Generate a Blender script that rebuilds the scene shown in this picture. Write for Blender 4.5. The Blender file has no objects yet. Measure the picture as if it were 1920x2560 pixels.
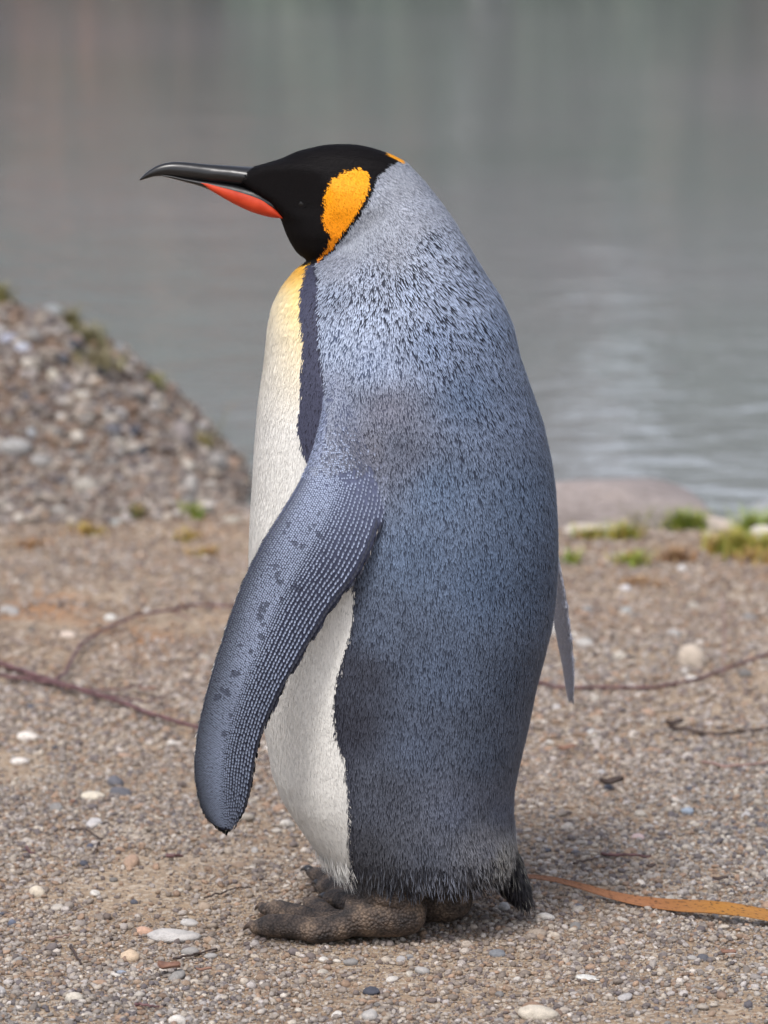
import bpy, bmesh, math, random
import numpy as np
from mathutils import Vector, Matrix, Euler
from mathutils.bvhtree import BVHTree

rng = np.random.default_rng(7)
random.seed(7)
sc = bpy.context.scene
col = sc.collection

# ------------------------------------------------------------------ camera
CAM = np.array([0.0, -4.5, 1.2]); PITCH = math.radians(9.6); F = 11000.0
cd = bpy.data.cameras.new('camera'); cam = bpy.data.objects.new('camera', cd); col.objects.link(cam)
cam.location = CAM; cam.rotation_euler = (math.pi/2-PITCH, 0, 0)
cd.sensor_fit = 'VERTICAL'; cd.sensor_height = 36; cd.lens = 36*F/2560
cd.clip_start = .1; cd.clip_end = 2000
cd.dof.use_dof = True; cd.dof.focus_distance = 4.47; cd.dof.aperture_fstop = 6.3
sc.camera = cam
# ------------------------------------------------------------------ sky and sun (overcast)
SUN_EL, SUN_AZ = math.radians(58), math.radians(205)      # azimuth clockwise from +Y
w = bpy.data.worlds.new('World'); sc.world = w; w.use_nodes = True
nt = w.node_tree; bg = nt.nodes['Background']
sky = nt.nodes.new('ShaderNodeTexSky'); sky.sky_type = 'NISHITA'; sky.sun_disc = False
sky.sun_elevation = SUN_EL; sky.sun_rotation = SUN_AZ; sky.air_density = 1.0; sky.dust_density = 2.5; sky.ozone_density = 1.0
hs = nt.nodes.new('ShaderNodeHueSaturation'); hs.inputs['Saturation'].default_value = .48; hs.inputs['Hue'].default_value = .515
nt.links.new(sky.outputs[0], hs.inputs['Color']); nt.links.new(hs.outputs[0], bg.inputs['Color'])
bg.inputs['Strength'].default_value = .15
sd = bpy.data.lights.new('sun', 'SUN'); sun = bpy.data.objects.new('sun', sd); col.objects.link(sun)
sd.energy = 1.5; sd.angle = math.radians(14); sd.color = (1, .965, .94)
sdir = Vector((math.sin(SUN_AZ)*math.cos(SUN_EL), math.cos(SUN_AZ)*math.cos(SUN_EL), math.sin(SUN_EL)))
sun.rotation_euler = sdir.to_track_quat('Z', 'Y').to_euler(); sun.location = sdir*20
sc.view_settings.view_transform = 'Standard'; sc.view_settings.look = 'None'
sc.view_settings.gamma = 1; sc.view_settings.use_curve_mapping = False
sc.view_settings.exposure = 0.66
sc.cycles.use_denoising = True
try: sc.cycles.denoising_prefilter = 'ACCURATE'
except Exception: pass
sc.cycles.max_bounces = 6

# ------------------------------------------------------------------ helpers
fw = np.array([0, math.cos(PITCH), -math.sin(PITCH)]); up = np.array([0, math.sin(PITCH), math.cos(PITCH)])
S = 1920/1659.0
def ray(px, py): return fw + np.array([1., 0, 0])*(px-960)/F + up*(1280-py)/F
def P(px, py, Y=0.):                   # photo pixel -> point at depth Y
    r = ray(px, py); return CAM + r*((Y-CAM[1])/r[1])
def D(dx, dy, Y=0.): return P(dx*S, dy*S, Y)      # the same in 1659-wide pixels
def proj(p):                           # points (N,3) -> 1659-wide pixels
    q = p-CAM; z = q@fw
    return np.stack([(960+F*q[:, 0]/z)/S, (1280-F*(q@up)/z)/S], 1)
def srgb(r, g, b):
    c = np.array([r, g, b], float)/255
    return np.where(c <= .04045, c/12.92, ((c+.055)/1.055)**2.4)
def smooth(t): t = np.clip(t, 0, 1); return t*t*(3-2*t)
def tag(o, label=None, cat=None, group=None, kind=None):
    if label: o['label'] = label
    if cat: o['category'] = cat
    if group: o['group'] = group
    if kind: o['kind'] = kind
    return o
def link(name, me, mat=None, parent=None):
    o = bpy.data.objects.new(name, me); col.objects.link(o)
    if mat is not None and me is not None and not me.materials: me.materials.append(mat)
    if parent is not None:
        o.parent = parent
        o.matrix_parent_inverse = Matrix.Translation(-parent.location)
    return o
def mesh_np(name, verts, faces, smooth_=True):
    me = bpy.data.meshes.new(name); me.from_pydata([tuple(v) for v in verts], [], faces)
    if smooth_: me.polygons.foreach_set('use_smooth', [True]*len(me.polygons))
    me.update(); return me
def _h(ix, iy, iz, seed):
    n = (ix.astype(np.int64)*374761393+iy.astype(np.int64)*668265263+iz.astype(np.int64)*2147483647+seed*974634777) & 0xffffffff
    n = ((n ^ (n >> 13))*1274126177) & 0xffffffff
    return ((n ^ (n >> 16)) & 0xffff)/32767.5-1
def vnoise(x, y, z=None, seed=0):
    x = np.asarray(x, float); y = np.asarray(y, float); z = np.zeros_like(x) if z is None else np.asarray(z, float)
    ix, iy, iz = np.floor(x), np.floor(y), np.floor(z); fx, fy, fz = smooth(x-ix), smooth(y-iy), smooth(z-iz)
    r = 0
    for a in (0, 1):
        for b in (0, 1):
            for c in (0, 1):
                r = r + _h(ix+a, iy+b, iz+c, seed)*(fx if a else 1-fx)*(fy if b else 1-fy)*(fz if c else 1-fz)
    return r
def fbm(x, y, z=None, seed=0, oct=4):
    r, a, f = 0, 1., 1.
    for i in range(oct):
        r = r+a*vnoise(np.asarray(x)*f, np.asarray(y)*f, None if z is None else np.asarray(z)*f, seed+i*17); a *= .5; f *= 2.03
    return r/1.9
def inpoly(p, poly):
    x, y = p[:, 0], p[:, 1]; r = np.zeros(len(p), bool); n = len(poly)
    for i in range(n):
        x0, y0 = poly[i]; x1, y1 = poly[(i+1) % n]
        if y0 == y1: continue
        r ^= ((y0 > y) != (y1 > y)) & (x < (x1-x0)*(y-y0)/(y1-y0)+x0)
    return r

def nodes(name):
    m = bpy.data.materials.new(name); m.use_nodes = True
    t = m.node_tree; return m, t, t.nodes['Principled BSDF']
def N(t, typ, **kw):
    n = t.nodes.new(typ)
    for k, v in kw.items():
        if k in n.inputs: n.inputs[k].default_value = v
        else: setattr(n, k, v)
    return n
def ramp(t, stops, interp='LINEAR'):
    r = t.nodes.new('ShaderNodeValToRGB'); r.color_ramp.interpolation = interp
    e = r.color_ramp.elements
    while len(e) < len(stops): e.new(.5)
    for k, (p, c) in enumerate(stops): e[k].position = p; e[k].color = (*c, 1)
    return r
def mixc(t, typ='MIX', fac=.5):
    m = t.nodes.new('ShaderNodeMix'); m.data_type = 'RGBA'; m.blend_type = typ; m.inputs[0].default_value = fac; return m
def bump(t, b, src, strength=.3, dist=.002):
    n = N(t, 'ShaderNodeBump', Strength=strength, Distance=dist); t.links.new(src, n.inputs['Height']); t.links.new(n.outputs[0], b.inputs['Normal']); return n

# ------------------------------------------------------------------ materials
def stone_mat(name, src):
    m, t, b = nodes(name)
    if src == 'object':
        c = N(t, 'ShaderNodeObjectInfo').outputs['Color']
    elif src == 'instance':
        a = N(t, 'ShaderNodeAttribute', attribute_type='INSTANCER', attribute_name='tint'); c = a.outputs['Color']
    tc = N(t, 'ShaderNodeTexCoord'); sc_ = {'object': 2.2, 'instance': 1.6}[src]
    n1 = N(t, 'ShaderNodeTexNoise', Scale=sc_, Detail=6., Roughness=.65); t.links.new(tc.outputs['Object'], n1.inputs['Vector'])
    r1 = ramp(t, [(.25, (.55, .53, .5)), (.5, (1, 1, 1)), (.75, (1.25, 1.22, 1.18))]); t.links.new(n1.outputs[0], r1.inputs[0])
    mx = mixc(t, 'MULTIPLY', .8); t.links.new(c, mx.inputs['A']); t.links.new(r1.outputs[0], mx.inputs['B'])
    n2 = N(t, 'ShaderNodeTexNoise', Scale=sc_*7, Detail=3.); t.links.new(tc.outputs['Object'], n2.inputs['Vector'])
    r2 = ramp(t, [(.35, (.6, .58, .56)), (.48, (1, 1, 1))]); t.links.new(n2.outputs[0], r2.inputs[0])
    m2 = mixc(t, 'MULTIPLY', .6); t.links.new(mx.outputs['Result'], m2.inputs['A']); t.links.new(r2.outputs[0], m2.inputs['B'])
    t.links.new(m2.outputs['Result'], b.inputs['Base Color']); b.inputs['Roughness'].default_value = .72
    bump(t, b, n2.outputs[0], .35, .15 if src == 'object' else .1)
    return m
M_STONE = stone_mat('pebble_stone', 'object'); M_GRAV = stone_mat('gravel_stone', 'instance')

def ground_mat():
    m, t, b = nodes('sandy_ground')
    g = N(t, 'ShaderNodeNewGeometry')
    n1 = N(t, 'ShaderNodeTexNoise', Scale=3.0, Detail=6., Roughness=.6); t.links.new(g.outputs['Position'], n1.inputs['Vector'])
    r1 = ramp(t, [(.3, srgb(118, 98, 79)), (.5, srgb(152, 130, 105)), (.72, srgb(174, 153, 128))]); t.links.new(n1.outputs[0], r1.inputs[0])
    n2 = N(t, 'ShaderNodeTexNoise', Scale=420., Detail=4., Roughness=.7); t.links.new(g.outputs['Position'], n2.inputs['Vector'])
    r2 = ramp(t, [(.3, (.45, .42, .4)), (.5, (1, 1, 1)), (.7, (1.5, 1.48, 1.45))]); t.links.new(n2.outputs[0], r2.inputs[0])
    mx = mixc(t, 'MULTIPLY', .85); t.links.new(r1.outputs[0], mx.inputs['A']); t.links.new(r2.outputs[0], mx.inputs['B'])
    v = N(t, 'ShaderNodeTexVoronoi', Scale=210.); t.links.new(g.outputs['Position'], v.inputs['Vector'])
    sp = N(t, 'ShaderNodeSeparateColor'); t.links.new(v.outputs['Color'], sp.inputs[0])
    rv = ramp(t, [(0, srgb(70, 70, 78)), (.25, srgb(120, 112, 104)), (.5, srgb(150, 128, 104)), (.75, srgb(170, 160, 148)), (.93, srgb(205, 200, 190))]); t.links.new(sp.outputs[0], rv.inputs[0])
    m3 = mixc(t, 'MIX', .38); t.links.new(mx.outputs['Result'], m3.inputs['A']); t.links.new(rv.outputs[0], m3.inputs['B'])
    a = N(t, 'ShaderNodeAttribute', attribute_name='stain')
    m4 = mixc(t, 'MIX', 0); t.links.new(a.outputs['Alpha'], m4.inputs[0]); t.links.new(m3.outputs['Result'], m4.inputs['A']); t.links.new(a.outputs['Color'], m4.inputs['B'])
    t.links.new(m4.outputs['Result'], b.inputs['Base Color']); b.inputs['Roughness'].default_value = .95
    b.inputs['Specular IOR Level'].default_value = .2
    bump(t, b, n2.outputs[0], .6, .004)
    return m
M_GROUND = ground_mat()

def water_mat():
    m, t, b = nodes('pond_water')
    g = N(t, 'ShaderNodeNewGeometry')
    mp = N(t, 'ShaderNodeMapping'); mp.inputs['Scale'].default_value = (1.0, 1.0, 1); t.links.new(g.outputs['Position'], mp.inputs[0])
    n1 = N(t, 'ShaderNodeTexNoise', Scale=7.5, Detail=3., Roughness=.5, Distortion=.3); t.links.new(mp.outputs[0], n1.inputs['Vector'])
    n2 = N(t, 'ShaderNodeTexNoise', Scale=1.6, Detail=2., Roughness=.5); t.links.new(mp.outputs[0], n2.inputs['Vector'])
    ad = N(t, 'ShaderNodeMath', operation='MULTIPLY_ADD'); t.links.new(n2.outputs[0], ad.inputs[0]); ad.inputs[1].default_value = 1.1; t.links.new(n1.outputs[0], ad.inputs[2])
    nc = N(t, 'ShaderNodeTexNoise', Scale=.22, Detail=3.); t.links.new(g.outputs['Position'], nc.inputs['Vector'])
    rc = ramp(t, [(.35, srgb(124, 131, 128)), (.65, srgb(138, 139, 140))]); t.links.new(nc.outputs[0], rc.inputs[0])
    t.links.new(rc.outputs[0], b.inputs['Base Color'])
    b.inputs['Roughness'].default_value = .05; b.inputs['IOR'].default_value = 1.33
    bump(t, b, ad.outputs[0], .16, .034)
    return m
M_WATER = water_mat()

def vcol_mat(name, attr, rough=.6, spec=.4, noise=0., nscale=300., sheen=0.):
    m, t, b = nodes(name)
    a = N(t, 'ShaderNodeAttribute', attribute_name=attr); src = a.outputs['Color']
    if noise:
        g = N(t, 'ShaderNodeTexCoord'); n = N(t, 'ShaderNodeTexNoise', Scale=nscale, Detail=4.); t.links.new(g.outputs['Object'], n.inputs['Vector'])
        r = ramp(t, [(.3, (1-noise,)*3), (.7, (1+noise,)*3)]); t.links.new(n.outputs[0], r.inputs[0])
        mx = mixc(t, 'MULTIPLY', 1); t.links.new(src, mx.inputs['A']); t.links.new(r.outputs[0], mx.inputs['B']); src = mx.outputs['Result']
        bump(t, b, n.outputs[0], .3, .001)
    t.links.new(src, b.inputs['Base Color']); b.inputs['Roughness'].default_value = rough; b.inputs['Specular IOR Level'].default_value = spec
    if sheen: b.inputs['Sheen Weight'].default_value = sheen
    return m
M_FEATHER = vcol_mat('feather_vane', 'fcol', .55, .3)
_t = M_FEATHER.node_tree; _a = N(_t, 'ShaderNodeAttribute', attribute_name='lay'); _g = N(_t, 'ShaderNodeNewGeometry')
_m = N(_t, 'ShaderNodeMix', data_type='VECTOR'); _m.inputs[0].default_value = .72
_t.links.new(_g.outputs['Normal'], _m.inputs[4]); _t.links.new(_a.outputs['Vector'], _m.inputs[5])
_n = N(_t, 'ShaderNodeVectorMath', operation='NORMALIZE'); _t.links.new(_m.outputs[1], _n.inputs[0])
_t.links.new(_n.outputs[0], _t.nodes['Principled BSDF'].inputs['Normal'])
M_SKIN = vcol_mat('under_plumage', 'fcol', .75, .2, .25, 250)
def plain_mat(name, c, rough=.6, spec=.4, noise=.25, nscale=200., bumpd=.001, stretch=None, c2=None):
    m, t, b = nodes(name)
    g = N(t, 'ShaderNodeTexCoord'); mp = N(t, 'ShaderNodeMapping'); t.links.new(g.outputs['Object'], mp.inputs[0])
    if stretch: mp.inputs['Scale'].default_value = stretch
    n = N(t, 'ShaderNodeTexNoise', Scale=nscale, Detail=5.); t.links.new(mp.outputs[0], n.inputs['Vector'])
    c = np.array(c); c2 = c*(1+noise) if c2 is None else np.array(c2)
    r = ramp(t, [(.3, c*(1-noise)), (.7, c2)]); t.links.new(n.outputs[0], r.inputs[0])
    t.links.new(r.outputs[0], b.inputs['Base Color']); b.inputs['Roughness'].default_value = rough; b.inputs['Specular IOR Level'].default_value = spec
    bump(t, b, n.outputs[0], .35, bumpd)
    return m
def foot_mat():
    m, t, b = nodes('scaly_foot_skin')
    g = N(t, 'ShaderNodeTexCoord')
    v = N(t, 'ShaderNodeTexVoronoi', Scale=330.); t.links.new(g.outputs['Object'], v.inputs['Vector'])
    n = N(t, 'ShaderNodeTexNoise', Scale=45., Detail=5.); t.links.new(g.outputs['Object'], n.inputs['Vector'])
    r = ramp(t, [(.32, srgb(44, 38, 36)), (.5, srgb(78, 66, 58)), (.66, srgb(118, 100, 84))]); t.links.new(n.outputs[0], r.inputs[0])
    rv = ramp(t, [(.0, (1.25, 1.22, 1.2)), (.45, (.9, .9, .9)), (.7, (.35, .33, .32))]); t.links.new(v.outputs['Distance'], rv.inputs[0])
    mx = mixc(t, 'MULTIPLY', .8); t.links.new(r.outputs[0], mx.inputs['A']); t.links.new(rv.outputs[0], mx.inputs['B'])
    t.links.new(mx.outputs['Result'], b.inputs['Base Color']); b.inputs['Roughness'].default_value = .75
    iv = N(t, 'ShaderNodeMath', operation='SUBTRACT'); iv.inputs[0].default_value = 1; t.links.new(v.outputs['Distance'], iv.inputs[1])
    bump(t, b, iv.outputs[0], .9, .0022)
    return m
M_FOOT = foot_mat()
M_BILL = plain_mat('black_horn', srgb(20, 20, 22), .30, .5, .45, 60, .0006, (1, 4, 4))
M_PLATE = plain_mat('orange_bill_plate', srgb(178, 50, 20), .55, .25, .14, 70, .0003, c2=srgb(190, 64, 34))
M_CLAW = plain_mat('dark_claw', srgb(34, 32, 34), .4, .5, .3, 120, .0004)
M_EYE = plain_mat('dark_eye', srgb(14, 11, 10), .35, .3, .2, 300, .0001)
M_LID = plain_mat('eyelid_skin', srgb(15, 13, 14), .85, .08, .3, 300, .0005)
M_TWIG = plain_mat('purple_brown_bark', srgb(84, 56, 58), .6, .4, .35, 90, .001, c2=srgb(112, 80, 80))
M_TWIG2 = plain_mat('dark_bark', srgb(66, 54, 50), .7, .3, .3, 90, .001)
M_TWIG3 = plain_mat('pale_bark', srgb(138, 112, 104), .7, .3, .3, 90, .001)
M_LEAFD = plain_mat('dead_leaf', srgb(112, 78, 64), .6, .3, .3, 90, .0006, c2=srgb(142, 108, 90))
M_BARK = plain_mat('tree_bark', srgb(88, 76, 66), .85, .2, .35, 8, .02)

def reed_mat():
    m, t, b = nodes('dry_reed_leaf')
    g = N(t, 'ShaderNodeTexCoord'); uv = g.outputs['UV']
    mp = N(t, 'ShaderNodeMapping'); mp.inputs['Scale'].default_value = (4, 60, 1); t.links.new(uv, mp.inputs[0])
    n = N(t, 'ShaderNodeTexNoise', Scale=1., Detail=3.); t.links.new(mp.outputs[0], n.inputs['Vector'])
    sx = N(t, 'ShaderNodeSeparateXYZ'); t.links.new(uv, sx.inputs[0])
    r = ramp(t, [(.0, srgb(150, 108, 84)), (.42, srgb(152, 104, 68)), (.62, srgb(154, 106, 38)), (1, srgb(150, 104, 52))]); t.links.new(sx.outputs[0], r.inputs[0])
    r2 = ramp(t, [(.3, (.72, .66, .6)), (.6, (1.12, 1.1, 1.08))]); t.links.new(n.outputs[0], r2.inputs[0])
    mx = mixc(t, 'MULTIPLY', 1); t.links.new(r.outputs[0], mx.inputs['A']); t.links.new(r2.outputs[0], mx.inputs['B'])
    mp2 = N(t, 'ShaderNodeMapping'); mp2.inputs['Scale'].default_value = (70, 9, 1); t.links.new(uv, mp2.inputs[0])
    n2 = N(t, 'ShaderNodeTexNoise', Scale=1., Detail=2.); t.links.new(mp2.outputs[0], n2.inputs['Vector'])
    r3 = ramp(t, [(.34, (.1, .09, .08)), (.42, (1, 1, 1))]); t.links.new(n2.outputs[0], r3.inputs[0])
    m2 = mixc(t, 'MULTIPLY', 1); t.links.new(mx.outputs['Result'], m2.inputs['A']); t.links.new(r3.outputs[0], m2.inputs['B'])
    t.links.new(m2.outputs['Result'], b.inputs['Base Color']); b.inputs['Roughness'].default_value = .55
    bump(t, b, n.outputs[0], .5, .002)
    return m
M_REED = reed_mat()
M_BLADE = vcol_mat('grass_blade', 'fcol', .6, .3)
M_LEAF = vcol_mat('tree_leaf', 'fcol', .7, .2)

# ------------------------------------------------------------------ terrain
WATER_Z = -.05
crest = [(-160, 640), (0, 668), (85, 672), (140, 700), (240, 770), (330, 842), (390, 900), (450, 968), (510, 1024), (540, 1060), (600, 1110)]
cp = np.array([D(a, b, 3.1) for a, b in crest]); CX, CZ = cp[:, 0], np.maximum(cp[:, 2], -.1)
def shore(x): return 2.72-.32*np.clip(x, -.3, 1.2)+.10*np.sin(x*2.3+.5)+.05*vnoise(x*5, x*0, seed=3)
def Hm(x, y):                                   # the heap on the left
    zc = np.interp(x, CX, CZ, left=.25, right=-.1)+.05+np.interp(x, [-.67, -.3], [-.005, .012])
    zc = np.where(x < CX[0], zc+.10*smooth((CX[0]-x)/.8), zc)
    zc = np.maximum(zc, 0)
    prof = smooth((y-2.30+.05*vnoise(x*6, y*0, seed=9))/.86)*(1-smooth((y-3.14)/.75))
    return zc*prof
def H(x, y):
    x = np.asarray(x, float); y = np.asarray(y, float)
    s = shore(x)
    h = .006*fbm(x*3.1, y*3.1, seed=1)+.0025*fbm(x*17, y*17, seed=5)
    t = np.clip((y-(s-.28))/2.2, 0, 1); hm = Hm(x, y); dr_ = .62*t**1.15; k_ = smooth(hm/.03)*(1-smooth((y-3.2)/.3)); h = h-dr_*(1-k_)-np.minimum(dr_, .05)*k_
    h = h+hm*(1+.16*fbm(x*9, y*9, seed=21))+np.where(hm > .02, .018*fbm(x*24, y*24, seed=23), 0)*np.clip(hm*8, 0, 1)
    far = smooth((y-27)/6); h = h+far*1.5+smooth((y-33)/60)*2.0
    near = smooth((-y-6)/10)*.0
    return h+near
def axis(lo, hi, step, ext):
    a = np.arange(lo, hi+1e-6, step); l, r = [], []
    d = step
    v = lo
    while v > -ext: d *= 1.35; v -= d; l.append(v)
    d = step; v = hi
    while v < ext: d *= 1.35; v += d; r.append(v)
    return np.array(l[::-1]+list(a)+r)
def stain_at(x, y):
    """pale dust and droppings: blobs with a shape of their own -> rgba"""
    out = np.zeros((len(x), 4)); out[:, :3] = srgb(196, 186, 172)
    pp = proj(np.stack([x, y, np.zeros_like(x)], 1))
    for (cx, cy, rx, ry, a) in [(265, 2010*.0+1805, 70, 26, .55), (250, 1612, 60, 12, .3), (1150, 2195, 55, 22, .6), (1255, 2105, 42, 13, .55), (1010, 2110, 130, 35, .15), (420, 1850, 90, 20, .2), (40, 1700, 60, 20, .25)]:
        d = ((pp[:, 0]-cx)/rx)**2+((pp[:, 1]-cy)/ry)**2
        k = a*np.clip(1.25-d+.9*fbm(x*60, y*60, seed=31), 0, 1)*(np.abs(y) < 1.5)
        out[:, 3] = np.maximum(out[:, 3], k)
    # rusty litter band near the water
    k = np.clip(fbm(x*6, y*4, seed=41)*1.6-.15, 0, .6)*smooth((y-1.15)/.4)*(1-smooth((y-2.6)/.3))
    o = srgb(158, 112, 72); m = k > out[:, 3]
    out[m, :3] = o; out[:, 3] = np.maximum(out[:, 3], k)
    hm = smooth(Hm(x, y)/.03)*.8; m = hm > out[:, 3]; out[m, :3] = srgb(104, 84, 72); out[:, 3] = np.maximum(out[:, 3], hm)
    return out
ax_ = axis(-1.5, 1.5, .02, 400); ay_ = axis(-1.4, 4.2, .02, 400)
XX, YY = np.meshgrid(ax_, ay_)
ZZ = H(XX, YY); nx, ny = len(ax_), len(ay_)
idx = np.arange(nx*ny).reshape(ny, nx)
quads = np.stack([idx[:-1, :-1], idx[:-1, 1:], idx[1:, 1:], idx[1:, :-1]], -1).reshape(-1, 4)
def fast_mesh(name, verts, faces4=None, faces3=None):
    me = bpy.data.meshes.new(name)
    fs = []; sizes = []
    if faces4 is not None: fs.append(faces4.reshape(-1)); sizes.append(np.full(len(faces4), 4))
    if faces3 is not None: fs.append(faces3.reshape(-1)); sizes.append(np.full(len(faces3), 3))
    loops = np.concatenate(fs).astype(np.int32); sizes = np.concatenate(sizes)
    starts = np.concatenate([[0], np.cumsum(sizes)[:-1]]).astype(np.int32)
    me.vertices.add(len(verts)); me.vertices.foreach_set('co', np.asarray(verts, np.float32).reshape(-1))
    me.loops.add(len(loops)); me.loops.foreach_set('vertex_index', loops)
    me.polygons.add(len(sizes)); me.polygons.foreach_set('loop_start', starts)
    me.update(calc_edges=True); me.validate()
    me.polygons.foreach_set('use_smooth', np.ones(len(me.polygons), bool))
    return me
def set_col(me, name, rgba):
    a = me.attributes.new(name, 'FLOAT_COLOR', 'POINT'); a.data.foreach_set('color', np.asarray(rgba, np.float32).reshape(-1))
gv = np.stack([XX, YY, ZZ], -1).reshape(-1, 3)
gme = fast_mesh('ground', gv, quads); set_col(gme, 'stain', stain_at(gv[:, 0], gv[:, 1]))
ground = tag(link('ground', gme, M_GROUND), 'sandy gravel ground sloping down to the pond edge', None, None, 'structure')
wme = mesh_np('water', [(-60, 1.9, WATER_Z), (60, 1.9, WATER_Z), (60, 34, WATER_Z), (-60, 34, WATER_Z)], [(0, 1, 2, 3)])
water = tag(link('water', wme, M_WATER), 'grey green rippled pond water behind the penguin', None, None, 'structure')
def G(px, py):                                  # photo pixel -> point on the terrain
    r = ray(px, py)
    t = np.linspace(3.6, 9.5, 1200); q = CAM+t[:, None]*r
    below = np.where(q[:, 2] < H(q[:, 0], q[:, 1]))[0]
    return q[below[0]] if len(below) else CAM+r*(-CAM[2]/r[2])

# ------------------------------------------------------------------ penguin
pen = bpy.data.objects.new('penguin', None); col.objects.link(pen)
pen.location = (float(D(900, 1990)[0]), -.02, 0)
pen.empty_display_size = .1
tag(pen, 'king penguin standing in profile with orange ear patch and slate blue back', 'penguin')

def curve(tab, ys): a = np.array(sorted(tab)); return np.interp(ys, a[:, 0], a[:, 1])
ysD = np.concatenate([np.linspace(312, 360, 26), np.linspace(362, 1900, 400), np.linspace(1903, 1904, 2)])
def gsm(a, k=3):
    kern = np.exp(-.5*(np.arange(-8, 9)/k)**2); kern /= kern.sum()
    return np.convolve(np.pad(a, 8, mode='reflect', reflect_type='odd'), kern, 'valid')
tor_f = curve([(420, 860), (440, 835), (460, 805), (500, 762), (540, 716), (556, 686), (566, 662), (580, 642), (615, 612), (655, 590), (700, 579), (780, 571), (870, 558), (950, 551), (1050, 545), (1130, 540), (1200, 538), (1300, 538), (1400, 543), (1500, 556), (1600, 577), (1660, 587), (1710, 605), (1770, 642), (1830, 684), (1850, 700), (1868, 720), (1880, 742), (1892, 785), (1904, 850)], ysD)
tor_b = curve([(345, 872), (352, 880), (392, 918), (444, 957), (478, 981), (525, 1008), (590, 1047), (640, 1080), (700, 1107), (770, 1123), (840, 1147), (910, 1172), (990, 1190), (1050, 1199), (1130, 1204), (1200, 1205), (1280, 1201), (1350, 1192), (1420, 1174), (1480, 1158), (1560, 1142), (1640, 1123), (1700, 1111), (1760, 1108), (1800, 1112), (1840, 1112), (1860, 1112), (1874, 1106), (1884, 1090), (1894, 1060), (1904, 1000)], ysD)
tor_w = curve([(405, 0), (412, .014), (430, .03), (450, .041), (480, .051), (520, .061), (566, .074), (620, .094), (700, .118), (800, .135), (900, .143), (1100, .150), (1300, .154), (1450, .154), (1600, .147), (1700, .138), (1800, .126), (1840, .115), (1862, .104), (1876, .092), (1888, .074), (1898, .05), (1904, .02)], ysD)
hd_f = curve([(312, 740), (314, 705), (316, 690), (328, 642), (345, 604), (354, 574), (362, 546), (375, 518), (390, 512), (405, 536), (430, 574), (455, 594), (470, 606), (500, 617), (520, 626), (540, 638), (552, 650), (562, 668), (572, 690), (580, 720)], ysD)
hd_b = curve([(312, 742), (314, 775), (321, 806), (334, 844), (345, 866), (352, 878), (392, 917), (444, 955), (470, 940), (500, 880), (540, 800), (572, 740), (580, 725)], ysD)
hd_w = curve([(312, .002), (314, .009), (320, .017), (334, .027), (360, .036), (400, .0435), (440, .046), (500, .042), (530, .035), (552, .025), (568, .013), (576, .002), (580, 0)], ysD)
tor_w = gsm(tor_w); tor_f = gsm(tor_f, 2); tor_b = gsm(tor_b, 2)
NU = 56
uu = .5-.5*np.cos(np.linspace(0, math.pi, NU))
rings = []
def sect(x, f, b, W, p=2.25):
    u = np.clip(np.abs(2*(x-f)/(b-f)-1), 0, 1); return W*(1-u**p)**(1/p)
for i, y in enumerate(ysD):
    hw, tw = (hd_w[i] if y <= 580 else 0), (tor_w[i] if y >= 405 else 0)
    fs, bs = [], []
    if hw > 0: fs.append(hd_f[i]); bs.append(hd_b[i])
    if tw > 0: fs.append(tor_f[i]); bs.append(tor_b[i])
    if not fs: continue
    f, b = min(fs), max(bs); x = f+(b-f)*uu
    wd = np.zeros(NU)
    ws = []
    if hw > 0:      # the head narrows towards the bill
        pw = sect(x, hd_f[i], hd_b[i], hw)
        kf = smooth((y-340)/15)*(1-smooth((y-440)/50)); tp_ = np.interp(x, [505, 530, 560, 600, 640, 690, 740], [.008, .0135, .0175, .0235, .0300, .0375, .05])
        pw = pw*(1-kf)+np.minimum(pw, tp_)*kf; ws.append(pw)
    if tw > 0: ws.append(sect(x, tor_f[i], tor_b[i], tw))
    wd = ws[0] if len(ws) == 1 else (ws[0]**5+ws[1]**5)**.2
    pt = np.array([D(a, y) for a in x])
    near = np.stack([pt[:, 0], -wd, pt[:, 2]], 1); farr = np.stack([pt[1:-1, 0], wd[1:-1], pt[1:-1, 2]], 1)[::-1]
    rings.append(np.concatenate([near, farr]))
def loft(rings):
    n = len(rings[0]); v = np.concatenate(rings+[rings[0].mean(0)[None], rings[-1].mean(0)[None]]); f = []
    for i in range(len(rings)-1):
        for j in range(n):
            k = (j+1) % n; f.append((i*n+j, i*n+k, (i+1)*n+k, (i+1)*n+j))
    a, b = len(rings)*n, len(rings)*n+1
    for j in range(n):
        k = (j+1) % n; f.append((a, k, j)); f.append((b, (len(rings)-1)*n+j, (len(rings)-1)*n+k))
    return v, f
torso = loft(rings)
def tube(pts, rad, n=12, flat=1.0, upv=(0, 0, 1)):
    pts = np.array(pts, float); rings = []
    for i, p in enumerate(pts):
        t = pts[min(i+1, len(pts)-1)]-pts[max(i-1, 0)]; t /= np.linalg.norm(t)+1e-12
        a = np.cross(t, np.array(upv, float)); 
        if np.linalg.norm(a) < 1e-3: a = np.cross(t, np.array([1., 0, 0]))
        a /= np.linalg.norm(a); b = np.cross(a, t)
        th = np.arange(n)*2*math.pi/n
        rings.append(p+rad[i]*(np.cos(th)[:, None]*a+flat*np.sin(th)[:, None]*b))
    return loft(rings)
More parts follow.
